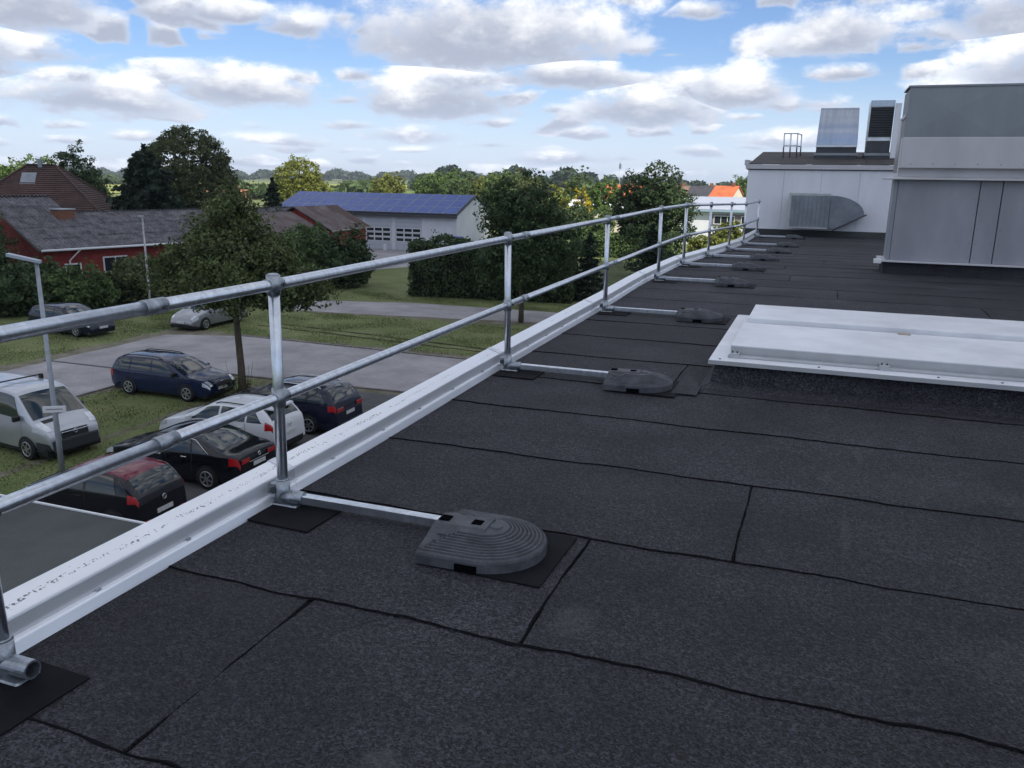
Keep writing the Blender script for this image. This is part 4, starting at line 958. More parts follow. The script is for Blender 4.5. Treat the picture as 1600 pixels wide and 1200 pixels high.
# dark car by the shrubs
c = Car('dark_shrub_car', 'dark car under the shrubs at the left edge of the lane', 'car', (-34.7, 30.6), R(-3), 4.55, 1.80, 1.5,
        [(-2.27, .5), (-2.25, .9), (-2.2, 1.02), (-1.9, 1.36), (-1.6, 1.45), (-.4, 1.5), (.15, 1.45), (1.1, 1.0), (1.3, .95), (1.9, .83), (2.18, .68), (2.27, .48)], [(-2.27, .96), (1.1, .92), (2.27, .78)], dusk, tumble=.38, nose=.2, tail=.12, wx=(-1.33, 1.33))
c.glass((.22, 1.04), (-2.12, -1.86), [(-1.9, -1.25, -1.7, -1.25), (-1.18, -.28, -1.18, -.30), (-.20, .86, -.22, .22)]); c.mirrors(.74, chrome); c.seam(-.24); c.plate(True, .42); c.handles((-.05,), chrome)
for sd in (1, -1): c.patch('headlight', lamp_clear, 1.8, 2.16, .72, .99, sd, .01)
# silver car by the tree
c = Car('silver_car', 'silver car parked nose to the lane behind the young tree', 'car', (-30.1, 35.2), -PI/2, 4.5, 1.78, 1.52,
        [(-2.25, .5), (-2.24, .9), (-2.18, 1.05), (-1.9, 1.38), (-1.6, 1.48), (-.4, 1.52), (.15, 1.48), (1.2, 1.0), (1.4, .95), (1.9, .80), (2.16, .66), (2.25, .46)], [(-2.25, .98), (1.2, .92), (2.25, .76)], carpaint('grey silver car paint', (.27, .28, .30), .5), tumble=.38, nose=.22, tail=.12, wx=(-1.3, 1.34))
c.glass((.22, 1.14), (-2.10, -1.86), [(-1.9, -1.25, -1.7, -1.25), (-1.18, -.28, -1.18, -.30), (-.20, .92, -.22, .22)]); c.mirrors(.80, silver_p); c.seam(-.24); c.seam(.9, .15, .95); c.plate(True, .42); c.box_part('front_intake', (2.24, -.6, .28), (2.262, .6, .38), black_plastic, .01)
for sd in (1, -1): c.patch('headlight', lamp_clear, 1.8, 2.16, .70, .99, sd, .01); c.patch('headlight_lens', lamp_clear, 1.85, 2.12, 2.0, 2.2, sd, .01)

# ------------------------------------------------------------------ lamp posts
lp = thing('lamp_post', 'grey lamp post with flat tilted head and small white sign beside the van', 'lamp post', (-18.3, 15.3, G))
MB().tube([(0, 0, 0), (0, 0, 1.0), (0, 0, 5.62)], [.075, .07, .048], 14).build('pole', mat('painted grey steel', (.32, .35, .38), .5, .3, var=.15, vscale=4), lp)
mb = MB(); d = Vector((-.80, -.60, 0)); n = Vector((.60, -.80, 0))
A = [Vector((0, 0, 5.60))+d*a+n*b+Vector((0, 0, z)) for a, b, z in ((-.10, -.11, -.02), (-.10, .11, -.02), (.62, .15, .17), (.62, -.15, .17))]
mb.loft([A, [v+Vector((0, 0, .07)) for v in A]]); mb.build('lamp_head', mat('lamp head grey', (.36, .39, .44), .5, .2), lp)
s = MB(); s.bev((-.28, -.012, 0), (.28, .012, .17), .003); s = s.build('sign_plate', white_paint, lp); s.location = (.055, -.055, 1.72); s.rotation_euler = (0, 0, R(32))
tx = MB(); tx.box((-.2, -.0145, .07), (.2, -.0125, .10)); tx.build('print_line', mat('grey print', (.30, .30, .31), .6), s)
lp = thing('lamp_post', 'slim pale pole standing before the red house beside the bushy tree', 'lamp post', (-36.6, 37.85, G))
MB().tube([(0, 0, 0), (0, 0, 1.2), (0, 0, 5.4)], [.075, .065, .045], 12).build('pole', mat('weathered pale pole', (.42, .43, .43), .6, .2, var=.4, vscale=6, stretch=(1, 1, .5)), lp)
MB().bev((-.3, -.06, 5.38), (.12, .06, 5.46), .02).build('lamp_head', galv_dull, lp)

# ------------------------------------------------------------------ houses
def win(parent, P, ux, nz, w, h, panes=2, frame=white_paint, fr=.09, depth=.06):
    # P: lower-left corner on the wall, ux: unit vector along the wall, nz: outward unit vector
    P, ux, nz = Vector(P), Vector(ux), Vector(nz); up = Vector((0, 0, 1))
    def bx(mb, a0, b0, a1, b1, d0, d1):
        q = [P+ux*a+up*b+nz*d for d in (d0, d1) for a, b in ((a0, b0), (a1, b0), (a1, b1), (a0, b1))]
        mb.add(q, [(0, 3, 2, 1), (4, 5, 6, 7), (0, 1, 5, 4), (1, 2, 6, 5), (2, 3, 7, 6), (3, 0, 4, 7)])
    f = MB(); bx(f, 0, 0, w, fr, -.02, depth); bx(f, 0, h-fr, w, h, -.02, depth); bx(f, 0, fr+.001, fr, h-fr-.001, -.02, depth); bx(f, w-fr, fr+.001, w, h-fr-.001, -.02, depth)
    pw = (w-2*fr)/panes
    for k in range(1, panes): bx(f, fr+pw*k-fr*.4, fr+.001, fr+pw*k+fr*.4, h-fr-.001, -.02, depth-.005)
    f = f.build('window', frame, parent)
    for k in range(panes):
        g = MB(); bx(g, fr+pw*k+(.42*fr if k else .001), fr+.002, fr+pw*(k+1)-(.42*fr if k < panes-1 else .001), h-fr-.002, -.015, .012); g.build('pane', house_glass, f)
    return f
def slab(name, q, th, m, parent):
    q = [Vector(p) for p in q]; n = (q[1]-q[0]).cross(q[3]-q[0]).normalized()
    if n.z < 0: n = -n
    mb = MB(); mb.loft([[p for p in q], [p+n*th for p in q]]); return mb.build(name, m, parent)
def corrugated(name, o, e, up, L, W, m, parent, pitch=.26, amp=.04, sag=.0):
    # corrugated sheet roof slope: o corner at the eaves, e along the eaves, up along the slope
    o, e, up = Vector(o), Vector(e), Vector(up); n = e.cross(up).normalized()
    if n.z < 0: n = -n
    k = int(L/pitch*4); rows_ = max(2, int(W/1.4)); vs = []; fs = []; rr_ = random.Random(5)
    for r_ in range(rows_):
        b = len(vs); lift = .012*rr_.random()
        for s_, t in ((0, r_/rows_), (1, (r_+1)/rows_+.02)):
            for i in range(k+1):
                a = L*i/k; vs.append(o+e*a+up*(W*t)+n*(amp*math.sin(a/pitch*math.tau)+(.03 if s_ == 0 else 0)+lift+.01*rr_.random()))
        for i in range(k): fs.append((b+i, b+i+1, b+k+2+i, b+k+1+i))
    mb = MB(); mb.add(vs, fs, False); return mb.build(name, m, parent)
# long red house with L-shaped grey roof
EA = R(15); e = Vector((math.sin(EA), math.cos(EA), 0)); nrm = Vector((math.cos(EA), -math.sin(EA), 0))
C0 = Vector((-46.2, 39.4, -4.88+CZ)); pit = R(24); slope = Vector((-nrm.x*math.cos(pit), -nrm.y*math.cos(pit), math.sin(pit)))
rh = thing('red_house', 'long red brick house with weathered grey corrugated roof behind the shrubs', 'house', (0, 0, 0))
LB, WA, WBs, SA = 26.0, 7.8, 5.3, 4.0
corrugated('roof_slope', C0+e*SA, e, slope, LB-SA, WBs, corr, rh)
corrugated('roof_slope', C0-e*.35, e, slope, SA+.4, WA, corr, rh)
back = Vector((-nrm.x*math.cos(pit), -nrm.y*math.cos(pit), -math.sin(pit)))
corrugated('roof_slope', C0+e*SA+slope*WBs+back*WBs, e, -back, LB-SA, WBs, corr, rh); corrugated('roof_slope', C0-e*.35+slope*WA+back*WA, e, -back, SA+.4, WA, corr, rh)
w0 = C0-nrm*.45; zt_ = C0.z-.05; dB = 2*WBs*math.cos(pit)-.9; dA = 2*WA*math.cos(pit)-.9
def wallbox(p, L, D, z0, z1, gable):
    q = [p, p+e*L, p+e*L-nrm*D, p-nrm*D]; mb = MB(); mb.loft([[Vector((v.x, v.y, z0)) for v in q], [Vector((v.x, v.y, z1)) for v in q]])
    for a, b in ((0, 3), (1, 2)):
        mid = (q[a]+q[b])/2; mb.add([Vector((q[a].x, q[a].y, z1)), Vector((q[b].x, q[b].y, z1)), Vector((mid.x, mid.y, gable-.06))], [(0, 1, 2)])
    return mb
wallbox(w0, SA, dA, G, zt_+.18, zt_+.18+dA/2*math.tan(pit)).build('wall', red_wall, rh)
wallbox(w0+e*(SA+.01), LB-SA-.5, dB, G, zt_+.18, zt_+.18+dB/2*math.tan(pit)).build('wall', red_wall, rh)
mb = MB(); mb.tube([C0-e*.3+nrm*.06, C0+e*LB+nrm*.06], .075, 8); mb.build('gutter', white_paint, rh)
mb = MB(); mb.tube([C0+e*2.2+nrm*.05-Vector((0, 0, .05)), C0+e*1.6-nrm*.30-Vector((0, 0, .75)), Vector((C0.x, C0.y, G))+e*1.6-nrm*.32], .06, 8); mb.build('downpipe', white_paint, rh)
mb = MB(); a0 = C0-e*.42; mb.tube([a0-slope*.1, a0+slope*WA], .09, 4); mb.build('bargeboard', mat('dark board', (.06, .05, .045), .8), rh)
for s0, w_, zt2, h2 in ((1.3, 1.1, -1.75, .8), (3.9, 1.75, -1.75, 1.1), (9.5, 2.0, -1.75, 1.1), (14, 2.0, -1.75, 1.1)): win(rh, w0+e*s0+Vector((0, 0, zt2)), e, nrm, w_, h2, 2 if s0 > 2 else 1)
ch = C0+e*3.5+slope*(WBs-.6); mb = MB(); mb.bev((ch.x-.45, ch.y-.6, ch.z-.6), (ch.x+.45, ch.y+.6, ch.z+.45), .02); k_ = mb.build('chimney', brick_orange, rh)
mb = MB(); mb.bev((ch.x-.52, ch.y-.67, ch.z+.452), (ch.x+.52, ch.y+.67, ch.z+.53), .02); mb.build('chimney_cap', galv_dull, k_)
# steep brown hipped house
sh = thing('steep_roof_house', 'house with steep brown hipped tile roof and zinc dormer behind the red house', 'house', (-65.8, 56.7, G), R(32))
ez, rz_ = 2.8, 8.35; Lx, Ly, rx = 7.8, 7.0, 1.15
mb = MB(); mb.box((-Lx+.6, -Ly+.6, 0), (Lx-.6, Ly-.6, ez)); mb.build('wall', red_wall, sh)
mb = MB(); V8 = [(-Lx, -Ly, ez-.2), (Lx, -Ly, ez-.2), (Lx, Ly, ez-.2), (-Lx, Ly, ez-.2), (-rx, 0, rz_), (rx, 0, rz_)]
def tilerows(q0, q1, q2, q3, name, n):
    # courses of tiles as real steps: q0-q1 eaves, q3-q2 ridge side
    q0, q1, q2, q3 = map(Vector, (q0, q1, q2, q3)); nn = (q1-q0).cross(q3-q0).normalized(); nn = nn if nn.z > 0 else -nn; m_ = MB()
    for k in range(n):
        a, b = k/n, (k+1)/n; m_.add([q0+(q3-q0)*a+nn*.06, q1+(q2-q1)*a+nn*.06, q1+(q2-q1)*b+nn*.0, q0+(q3-q0)*b+nn*.0, q0+(q3-q0)*a-nn*.02, q1+(q2-q1)*a-nn*.02], [(0, 1, 2, 3), (4, 5, 1, 0)])
    return m_.build(name, brown_tile, sh)
tilerows(V8[0], V8[1], V8[5], V8[4], 'roof_slope', 34); tilerows(V8[1], V8[2], V8[5], V8[5], 'roof_slope', 34); tilerows(V8[3], V8[0], V8[4], V8[4], 'roof_slope', 34); tilerows(V8[2], V8[3], V8[4], V8[5], 'roof_slope', 34)
for a, b in ((0, 4), (1, 5), (2, 5), (3, 4), (4, 5)): MB().tube([Vector(V8[a])+Vector((0, 0, .08)), Vector(V8[b])+Vector((0, 0, .08))], .10, 6).build('ridge_tiles', brown_tile, sh)
mb = MB(); mb.loft([[(-1.3, -2.6, 6.0), (-.1, -2.6, 6.0), (-.1, -.4, 6.0), (-1.3, -.4, 6.0)], [(-1.3, -2.6, 6.1), (-.1, -2.6, 6.1), (-.1, -1.0, 7.75), (-1.3, -1.0, 7.75)]]); mb.build('dormer', zinc, sh)
mb = MB(); mb.bev((-.2, -.3, 8.2), (.15, .1, 8.95), .03); mb.build('vent_pipe', zinc, sh)
mb = MB(); mb.add([(-.2, -4.6, 4.75), (.8, -4.6, 4.75), (.8, -3.75, 5.55), (-.2, -3.75, 5.55)], [(0, 1, 2, 3)]); mb.v = [(x, y, z+.1) for x, y, z in mb.v]; mb.build('skylight', lamp_clear, sh)
# white garage with the solar roof
g = thing('garage_hall', 'white garage hall with blue solar panels on the roof and sectional doors', 'garage', (0, 0, 0))
gx0, gx1, gy0, gye, gyr = -59.2, -36.5, 82.0, 92.0, 87.0; ze_, zr_ = -3.72+CZ, -1.88+CZ
mb = MB(); mb.loft([[(gx0, gy0, G), (gx1, gy0, G), (gx1, gye, G), (gx0, gye, G)], [(gx0, gy0, ze_-.1), (gx1, gy0, ze_-.1), (gx1, gye, ze_-.1), (gx0, gye, ze_-.1)]])
for x in (gx0, gx1): mb.add([(x, gy0, ze_-.1), (x, gye, ze_-.1), (x, gyr, zr_-.12)], [(0, 1, 2)])
mb.build('wall', render_white, g)
sl = (zr_-ze_)/(gyr-gy0)
for sgn, y in ((1, gy0-.45), (-1, gye+.45)):
    slab('roof_slope', [(gx0-.3, y, ze_-.45*sl), (gx1+.3, y, ze_-.45*sl), (gx1+.3, gyr, zr_), (gx0-.3, gyr, zr_)], .12, dark_metal, g)
mb = MB(); mb.bev((gx0-.3, gy0-.62, ze_-.42), (gx1+.3, gy0-.46, ze_-.14), .02); mb.build('gutter', mat('dark gutter', (.05, .052, .058), .5), g)
nrm_s = Vector((0, -sl, 1)).normalized(); upv = Vector((0, 1, sl)).normalized(); Wl = math.hypot(gyr-gy0+.45, zr_-ze_+.45*sl)
nc, nr_ = 14, 3; pw = (gx1-gx0+.3)/nc; ph = (Wl-.3)/nr_
base = Vector((gx0-.15, gy0-.45, ze_-.45*sl))+nrm_s*.17+upv*.12
pm = None
for i in range(nc):
    for j in range(nr_):
        if pm is None:
            q = MB(); q.loft([[Vector((0, 0, 0)), Vector((pw-.05, 0, 0)), Vector((pw-.05, 0, 0))+upv*(ph-.05), upv*(ph-.05)], [nrm_s*.04, Vector((pw-.05, 0, 0))+nrm_s*.04, Vector((pw-.05, 0, 0))+upv*(ph-.05)+nrm_s*.04, upv*(ph-.05)+nrm_s*.04]])
            fo = q.build('solar_panel', solar_frame, g); pm = fo.data
            q = MB(); b_ = .045; q.add([Vector((b_, 0, 0))+upv*b_+nrm_s*.044, Vector((pw-.05-b_, 0, 0))+upv*b_+nrm_s*.044, Vector((pw-.05-b_, 0, 0))+upv*(ph-.05-b_)+nrm_s*.044, Vector((b_, 0, 0))+upv*(ph-.05-b_)+nrm_s*.044], [(0, 1, 2, 3)])
            co = q.build('solar_cells', solar, fo); cm_ = co.data
        else: fo = link('solar_panel', pm, g); co = link('solar_cells', cm_, fo)
        fo.location = base+Vector((pw*i, 0, 0))+upv*(ph*j)
for k, xa in enumerate((-51.2, -47.6, -43.9)):
    d = MB(); d.bev((xa, gy0-.05, G+.02), (xa+3.25, gy0-.003, G+3.5), .01); d = d.build('sectional_door', door_grey, g)
    for z in (.55, 1.9, 2.6, 3.0): MB().box((xa+.01, gy0-.056, G+z), (xa+3.24, gy0-.0505, G+z+.02)).build('panel_joint', zinc, d)
    for r_ in range(3):
        for c_ in range(3): win(d, (xa+.12+c_*1.02, gy0-.051, G+.95+r_*.52), (1, 0, 0), (0, -1, 0), .98, .42, 1, white_paint, .05, .02)
tag(MB().bev((-45.0, 81.2, G), (-44.7, 81.5, G+.62), .03).build('white_canister', white_paint), 'small white canister standing before the garage doors', 'canister')
tag(MB().bev((-36.2, 79.0, G), (-34.9, 80.2, G+1.9), .08).build('blue_bin', mat('blue plastic', (.02, .05, .28), .5)), 'blue container at the corner of the white garage', 'container')
# red shed, two lean roofs
s_ = thing('red_shed', 'red boarded shed with rusty brown roof in front of the white garage', 'shed', (0, 0, 0))
zz = CZ
A_, B_, D_, C_ = Vector((-37.95, 59.9, -4.45+zz)), Vector((-38.65, 67.4, -4.45+zz)), Vector((-41.95, 67.1, -2.62+zz)), Vector((-41.5, 59.6, -2.55+zz))
K0, K1 = A_.lerp(B_, .80), C_.lerp(D_, .72)
slab('roof_slope', [A_, K0, K1, C_], .09, rusty, s_); slab('roof_slope', [K0+Vector((0, .01, 0)), B_, D_, K1+Vector((0, .01, 0))], .10, brown_tile, s_)
slab('roof_slope', [Vector((-45.6, 67.0, -4.45+zz)), Vector((-45.0, 59.5, -4.45+zz)), C_, D_], .09, rusty, s_)
MB().tube([A_+Vector((.05, -.02, .02)), B_+Vector((.05, .02, .02))], .07, 6).build('eaves_board', mat('bleached board', (.30, .28, .25), .8), s_)
mb = MB(); q = [(-38.35, 60.15), (-38.98, 67.1), (-45.2, 66.7), (-44.6, 59.85)]; mb.loft([[(x, y, G) for x, y in q], [(x, y, -4.5+zz) for x, y in q]])
mb.add([(-38.35, 60.15, -4.5+zz), (-44.6, 59.85, -4.5+zz), (-41.5, 60.0, -2.7+zz)], [(0, 1, 2)]); mb.add([(-38.98, 67.1, -4.5+zz), (-45.2, 66.7, -4.5+zz), (-41.95, 66.9, -2.75+zz)], [(0, 1, 2)]); mb.build('wall', red_board, s_)
for k in range(22):
    t0, t1 = k/22+.002, (k+1)/22-.002; a0 = Vector((-38.35, 60.15, 0)).lerp(Vector((-38.98, 67.1, 0)), t0); a1 = Vector((-38.35, 60.15, 0)).lerp(Vector((-38.98, 67.1, 0)), t1)
    mb = MB(); mb.loft([[(a0.x+.003, a0.y, z0), (a0.x+.028, a0.y, z0), (a1.x+.028, a1.y, z0), (a1.x+.003, a1.y, z0)] for z0 in (G+.05, -4.52+zz)]); mb.build('board', red_board, s_)
E1, E0, F0, F1 = Vector((-37.75, 59.75, -4.88+zz)), Vector((-37.1, 49.5, -4.88+zz)), Vector((-41.0, 49.2, -2.95+zz)), Vector((-41.6, 59.45, -2.95+zz))
slab('roof_slope', [E0, E1, F1, F0], .09, rusty, s_); slab('roof_slope', [Vector((-45.2, 59.3, -4.88+zz)), Vector((-44.6, 49.0, -4.88+zz)), F0, F1], .09, rusty, s_)
mb = MB(); q = [(-37.45, 49.8), (-38.1, 59.7), (-44.9, 59.4), (-44.3, 49.5)]; mb.loft([[(x, y, G) for x, y in q], [(x, y, -4.95+zz) for x, y in q]]); mb.add([(-37.45, 49.8, -4.95+zz), (-44.3, 49.5, -4.95+zz), (-41, 49.6, -3.1+zz)], [(0, 1, 2)]); mb.build('wall', red_board, s_)
# far houses
def gable_house(name, label, x, y, L, D, eave, ridge, roofm, wallm, rz=0.0, group=None, wins=3):
    t = thing(name, label, 'house', (x, y, G), rz, group)
    mb = MB(); mb.box((-L/2, -D/2, 0), (L/2, D/2, eave))
    for sx in (-L/2, L/2): mb.add([(sx, -D/2, eave), (sx, D/2, eave), (sx, 0, ridge-.1)], [(0, 1, 2)])
    mb.build('wall', wallm, t); k = (ridge-eave)/(D/2)
    for sg in (-1, 1): slab('roof_slope', [(-L/2-.3, sg*(D/2+.4), eave-.4*k), (L/2+.3, sg*(D/2+.4), eave-.4*k), (L/2+.3, 0, ridge), (-L/2-.3, 0, ridge)], .18, roofm, t)
    for i in range(wins):
        w = L/(wins*1.8); win(t, (-L/2+L*(i+.5)/wins-w/2, -D/2, eave*.38), (1, 0, 0), (0, -1, 0), w, eave*.42, 2)
    MB().bev((L*.2, -.4, ridge-.5), (L*.2+.8, .4, ridge+.9), .03).build('chimney', brick_orange, t)
    return t
gable_house('brown_roof_house', 'far house with pale brown roof left of the dark-roofed one', -36.5, 222, 9.5, 11, 4.0, 6.7, brown_far, render_cream)
gable_house('dark_roof_house', 'far house with dark slate roof between brown and orange roofs', -28.6, 221, 6.6, 11, 3.9, 6.75, dark_far, render_cream)
gable_house('orange_roof_house', 'far house with bright orange tiled roof beside the plant room wall', -22.8, 220, 5.6, 11, 4.0, 6.9, orange_tile, render_cream, R(-12))
gable_house('orange_roof_house', 'far orange-roofed house half hidden behind the lime tree', -43.5, 190, 9.0, 10, 3.6, 6.9, orange_tile, render_white, R(10))
gable_house('small_tan_house', 'distant house gable with pale orange roof in the yellow fields', -121, 150, 8, 9, 2.6, 4.6, mat('faded orange tiles', (.45, .20, .11), .8, var=.2, vscale=.6), render_cream, R(30))
# white hall in the sun
wh = thing('white_hall', 'white sunlit hall with pale grey low-pitched roof behind the far railing', 'hall', (0, 0, 0))
mb = MB(); mb.box((-18.2, 110, G), (2, 126, -3.45+CZ)); mb.build('wall', render_white, wh)
slab('roof_slope', [(-18.8, 109.3, -3.45+CZ), (2.4, 109.3, -3.45+CZ), (2.4, 119, -2.05+CZ), (-17.8, 119, -2.05+CZ)], .15, mat('pale sheet roof', (.40, .43, .50), .5, .2), wh)
mb = MB(); mb.bev((-13.2, 109.85, -5.3+CZ), (1.9, 109.995, -3.95+CZ), .01); mb.build('brown_panel', mat('grey brown cladding', (.19, .16, .17), .7), wh)
for k in range(4): win(wh, (-12.8+k*3.4, 109.84, -5.2+CZ), (1, 0, 0), (0, -1, 0), 2.6, 1.1, 3, white_paint, .08)
mb = MB(); mb.bev((-18.6, 109.2, -3.62+CZ), (2.2, 109.4, -3.47+CZ), .01); mb.build('fascia', mat('teal fascia', (.22, .36, .44), .5), wh)
wl = thing('cream_building', 'long pale sunlit building glimpsed through the dark trees', 'building', (0, 0, 0))
mb = MB(); mb.box((-38, 128, G), (-20, 138, -4.2+CZ)); mb.build('wall', render_cream, wl)
slab('roof_slope', [(-38.4, 127.5, -4.25+CZ), (-19.6, 127.5, -4.25+CZ), (-19.6, 133, -3.2+CZ), (-38.4, 133, -3.2+CZ)], .15, render_white, wl)
for k in range(4): win(wl, (-36.5+k*4.2, 127.99, G+.9), (1, 0, 0), (0, -1, 0), 2.2, 1.3, 2, mat('amber frame', (.55, .28, .03), .6), .22)
ms = thing('radio_mast', 'thin mast rising above the far orange roof', 'mast', (-60, 260, G)); MB().tube([(0, 0, 0), (0, 0, 13.5)], [.22, .14], 8).build('pole', galv_dull, ms); MB().bev((-.3, -.3, 11.6), (.3, .3, 13), .05).build('antenna', galv_dull, ms)

# ------------------------------------------------------------------ trees, shrubs, hedges
def leaves(C, size, rng, up=.35, out=None):
    n = len(C); N_ = rng.normal(size=(n, 3)); N_[:, 2] += up
    if out is not None: N_ += out*.9
    N_ /= np.linalg.norm(N_, axis=1, keepdims=True)
    A = np.cross(N_, rng.normal(size=(n, 3))); A /= np.linalg.norm(A, axis=1, keepdims=True); B = np.cross(N_, A)
    s = size*rng.uniform(.6, 1.35, (n, 1)); V = np.empty((n, 4, 3))
    V[:, 0] = C-A*s; V[:, 1] = C-B*s*.55+N_*s*.12; V[:, 2] = C+A*s; V[:, 3] = C+B*s*.55+N_*s*.12
    return V
def clumps(ells, n, per, cr, rng, shell=.45, lmp=1.0):
    # leaf clumps spread through a set of ellipsoids, denser near the outside
    vol = np.array([e_[3]*e_[4]*e_[5] for e_ in ells])**.8; vol /= vol.sum(); ids = rng.choice(len(ells), n, p=vol); E_ = np.array(ells)[ids]
    d = rng.normal(size=(n, 3)); d /= np.linalg.norm(d, axis=1, keepdims=True)
    r = (shell+(1-shell)*rng.random((n, 1))**.6)
    lump = 1+lmp*(.13*np.sin(d[:, :1]*5.3+ids[:, None])+.11*np.sin(d[:, 1:2]*6.1+ids[:, None]*2.1)+.09*np.sin(d[:, 2:3]*7.7+d[:, :1]*4))
    c = E_[:, :3]+d*E_[:, 3:6]*r*lump
    rad = cr*rng.uniform(.6, 1.4, (n, 1)); cc = np.repeat(c, per, 0); rr2 = np.repeat(rad, per, 0); dd = np.repeat(d, per, 0)
    o = rng.normal(size=(n*per, 3)); o /= np.linalg.norm(o, axis=1, keepdims=True); o *= rr2*rng.random((n*per, 1))**.45; o[:, 2] *= .7
    return cc+o, dd, c
def crown_mesh(name, ells, n, per, cr, size, seed, shell=.45, lmp=1.0):
    rng = np.random.default_rng(seed); C, D, c = clumps(ells, n, per, cr, rng, shell, lmp); return np_mesh(name, leaves(C, size, rng, .35, D)), c
def trunk(t, h, r, m, targets, seed, lean=(0, 0), parts=7, h0=.0):
    rng = random.Random(seed); pts = [(0, 0, -.05), (lean[0]*.1+.02, lean[1]*.1, h*.18), (lean[0]*.4-.03, lean[1]*.4+.03, h*.45), (lean[0]*.8, lean[1]*.8, h*.75), (lean[0], lean[1], h)]
    MB().tube(pts, [r*1.25, r, r*.85, r*.55, r*.18], 10).build('trunk', m, t)
    mb = MB()
    for k in range(parts):
        tg = Vector(targets[rng.randrange(len(targets))]); f = rng.uniform(.48, .85); i = min(3, int(f*4)); a = Vector(pts[i]).lerp(Vector(pts[i+1]), f*4-i)
        if tg.z < a.z-.3: tg.z = a.z+.4
        mid = a.lerp(tg, .5)+Vector((rng.uniform(-.2, .2), rng.uniform(-.2, .2), rng.uniform(-.1, .3))); mb.tube([a, mid, tg], [r*.42, r*.26, r*.08], 6)
    mb.build('limbs', m, t)
def tree(label, x, y, h, ells, n, per, cr, size, lm, seed, tr=.14, bm=bark_dark, name='tree', lean=(0, 0), shell=.45, group=None, z=0.0, limbs=7, lmp=1.0):
    t = thing(name, label, 'tree', (x, y, G+z), 0, group); me, c = crown_mesh('crown', ells, n, per, cr, size, seed, shell, lmp); link('crown', me, t, lm)
    trunk(t, h*.86, tr, bm, c[:60], seed, lean, limbs); return t
def conifer(label, x, y, h, r, lm, seed, size=.22, n=5200, name='conifer', base=.06, power=.9, droop=.25, group=None):
    t = thing(name, label, 'tree', (x, y, G), 0, group); rng = np.random.default_rng(seed)
    lev = int(h/.42); C = []; D = []
    for k in range(lev):
        f = k/lev; z = h*(base+(1-base)*f); R_ = r*(1-f)**power*(1+.16*math.sin(k*2.4+seed)); nb = max(4, int(13*(1-f)+4)); a0 = rng.random()*6.28
        for b in range(nb):
            a_ = a0+math.tau*b/nb+rng.normal(0, .14); m_ = max(4, int(n/(lev*nb))); rr2 = R_*rng.uniform(.78, 1.14); q = rng.random(m_)**.7
            w = .16+.22*(1-q)*R_/r
            px = np.cos(a_)*rr2*q+rng.normal(0, 1, m_)*w*np.sin(a_)*-1; py = np.sin(a_)*rr2*q+rng.normal(0, 1, m_)*w*np.cos(a_)
            pz = z-droop*rr2*q**1.6+rng.normal(0, .07, m_)+.25*q**4*rr2*.3; C.append(np.stack([px, py, pz], 1)); D.append(np.tile([math.cos(a_)*.3, math.sin(a_)*.3, .6], (m_, 1)))
    C.append(np.stack([rng.normal(0, .07, 60), rng.normal(0, .07, 60), h*(.93+.1*rng.random(60))], 1)); D.append(np.tile([0, 0, .5], (60, 1)))
    C = np.concatenate(C); D = np.concatenate(D); link('crown', np_mesh('crown', leaves(C, size, rng, .3, D)), t, lm)
    MB().tube([(0, 0, -.05), (0, 0, h*.95)], [.05+h*.018, .02], 8).build('trunk', bark_dark, t); return t
def shrub(label, x, y, rx, ry, h, n, lm, seed, size=.13, name='shrub', group=None, per=16, cr=.38, extra=None):
    t = thing(name, label, 'shrub', (x, y, G), 0, group)
    ells = [(0, 0, h*.50, rx*.9, ry*.9, h*.5), (rx*.35, ry*.2, h*.42, rx*.62, ry*.7, h*.40), (-rx*.38, -ry*.15, h*.44, rx*.62, ry*.7, h*.42)]+(extra or [])
    me, c = crown_mesh('foliage', ells, n, per, cr, size, seed, .55); link('foliage', me, t, lm)
    rng = random.Random(seed); mb = MB()
    for k in range(6):
        tg = Vector(c[rng.randrange(len(c))]); mb.tube([(rng.uniform(-.3, .3)*rx, rng.uniform(-.3, .3)*ry, 0), tg*.6, tg], [.05, .03, .01], 5)
    mb.build('stems', bark_dark, t)
    return t
def hedge(label, p0, p1, width, h, n, lm, seed, size=.10, wob=.14):
    p0, p1 = Vector(p0), Vector(p1); d = p1-p0; L = d.length; t = thing('hedge', label, 'hedge', (p0.x, p0.y, G), math.atan2(d.y, d.x)); rng = np.random.default_rng(seed)
    # foliage on the top, the two sides and the ends
    k = rng.random(n); a = rng.random(n)*L; b = (rng.random(n)-.5)*width; z = rng.random(n)*h; As, At, Ae = 2*L*h, L*width, 2*width*h; Tt = As+At+Ae
    side = k < As/Tt; topm = (k >= As/Tt) & (k < (As+At)/Tt); end = ~side & ~topm
    b[side] = np.sign(b[side])*width/2; z[topm] = h; a[end] = np.where(rng.random(end.sum()) < .5, 0, L)
    bulge = wob*(np.sin(a*1.9+seed)+np.sin(a*3.7+z*2.1)+np.sin(z*3.3+a)); C = np.stack([a, b, z], 1)+rng.normal(0, .07, (n, 3))
    C[:, 1] += np.sign(b)*bulge*.6*side; C[:, 2] += bulge*topm*1.1; C[:, 2] = np.maximum(C[:, 2], .03)
    D = np.zeros((n, 3)); D[side, 1] = np.sign(b[side]); D[topm, 2] = 1; D[end, 0] = np.where(a[end] < .1, -1, 1)
    link('foliage', np_mesh('foliage', leaves(C, size, rng, .25, D*.8)), t, lm)
    mb = MB(); mb.box((.18, -width/2+.18, 0), (L-.18, width/2-.18, h-.18)); mb.build('inner_twigs', core_m, t); return t

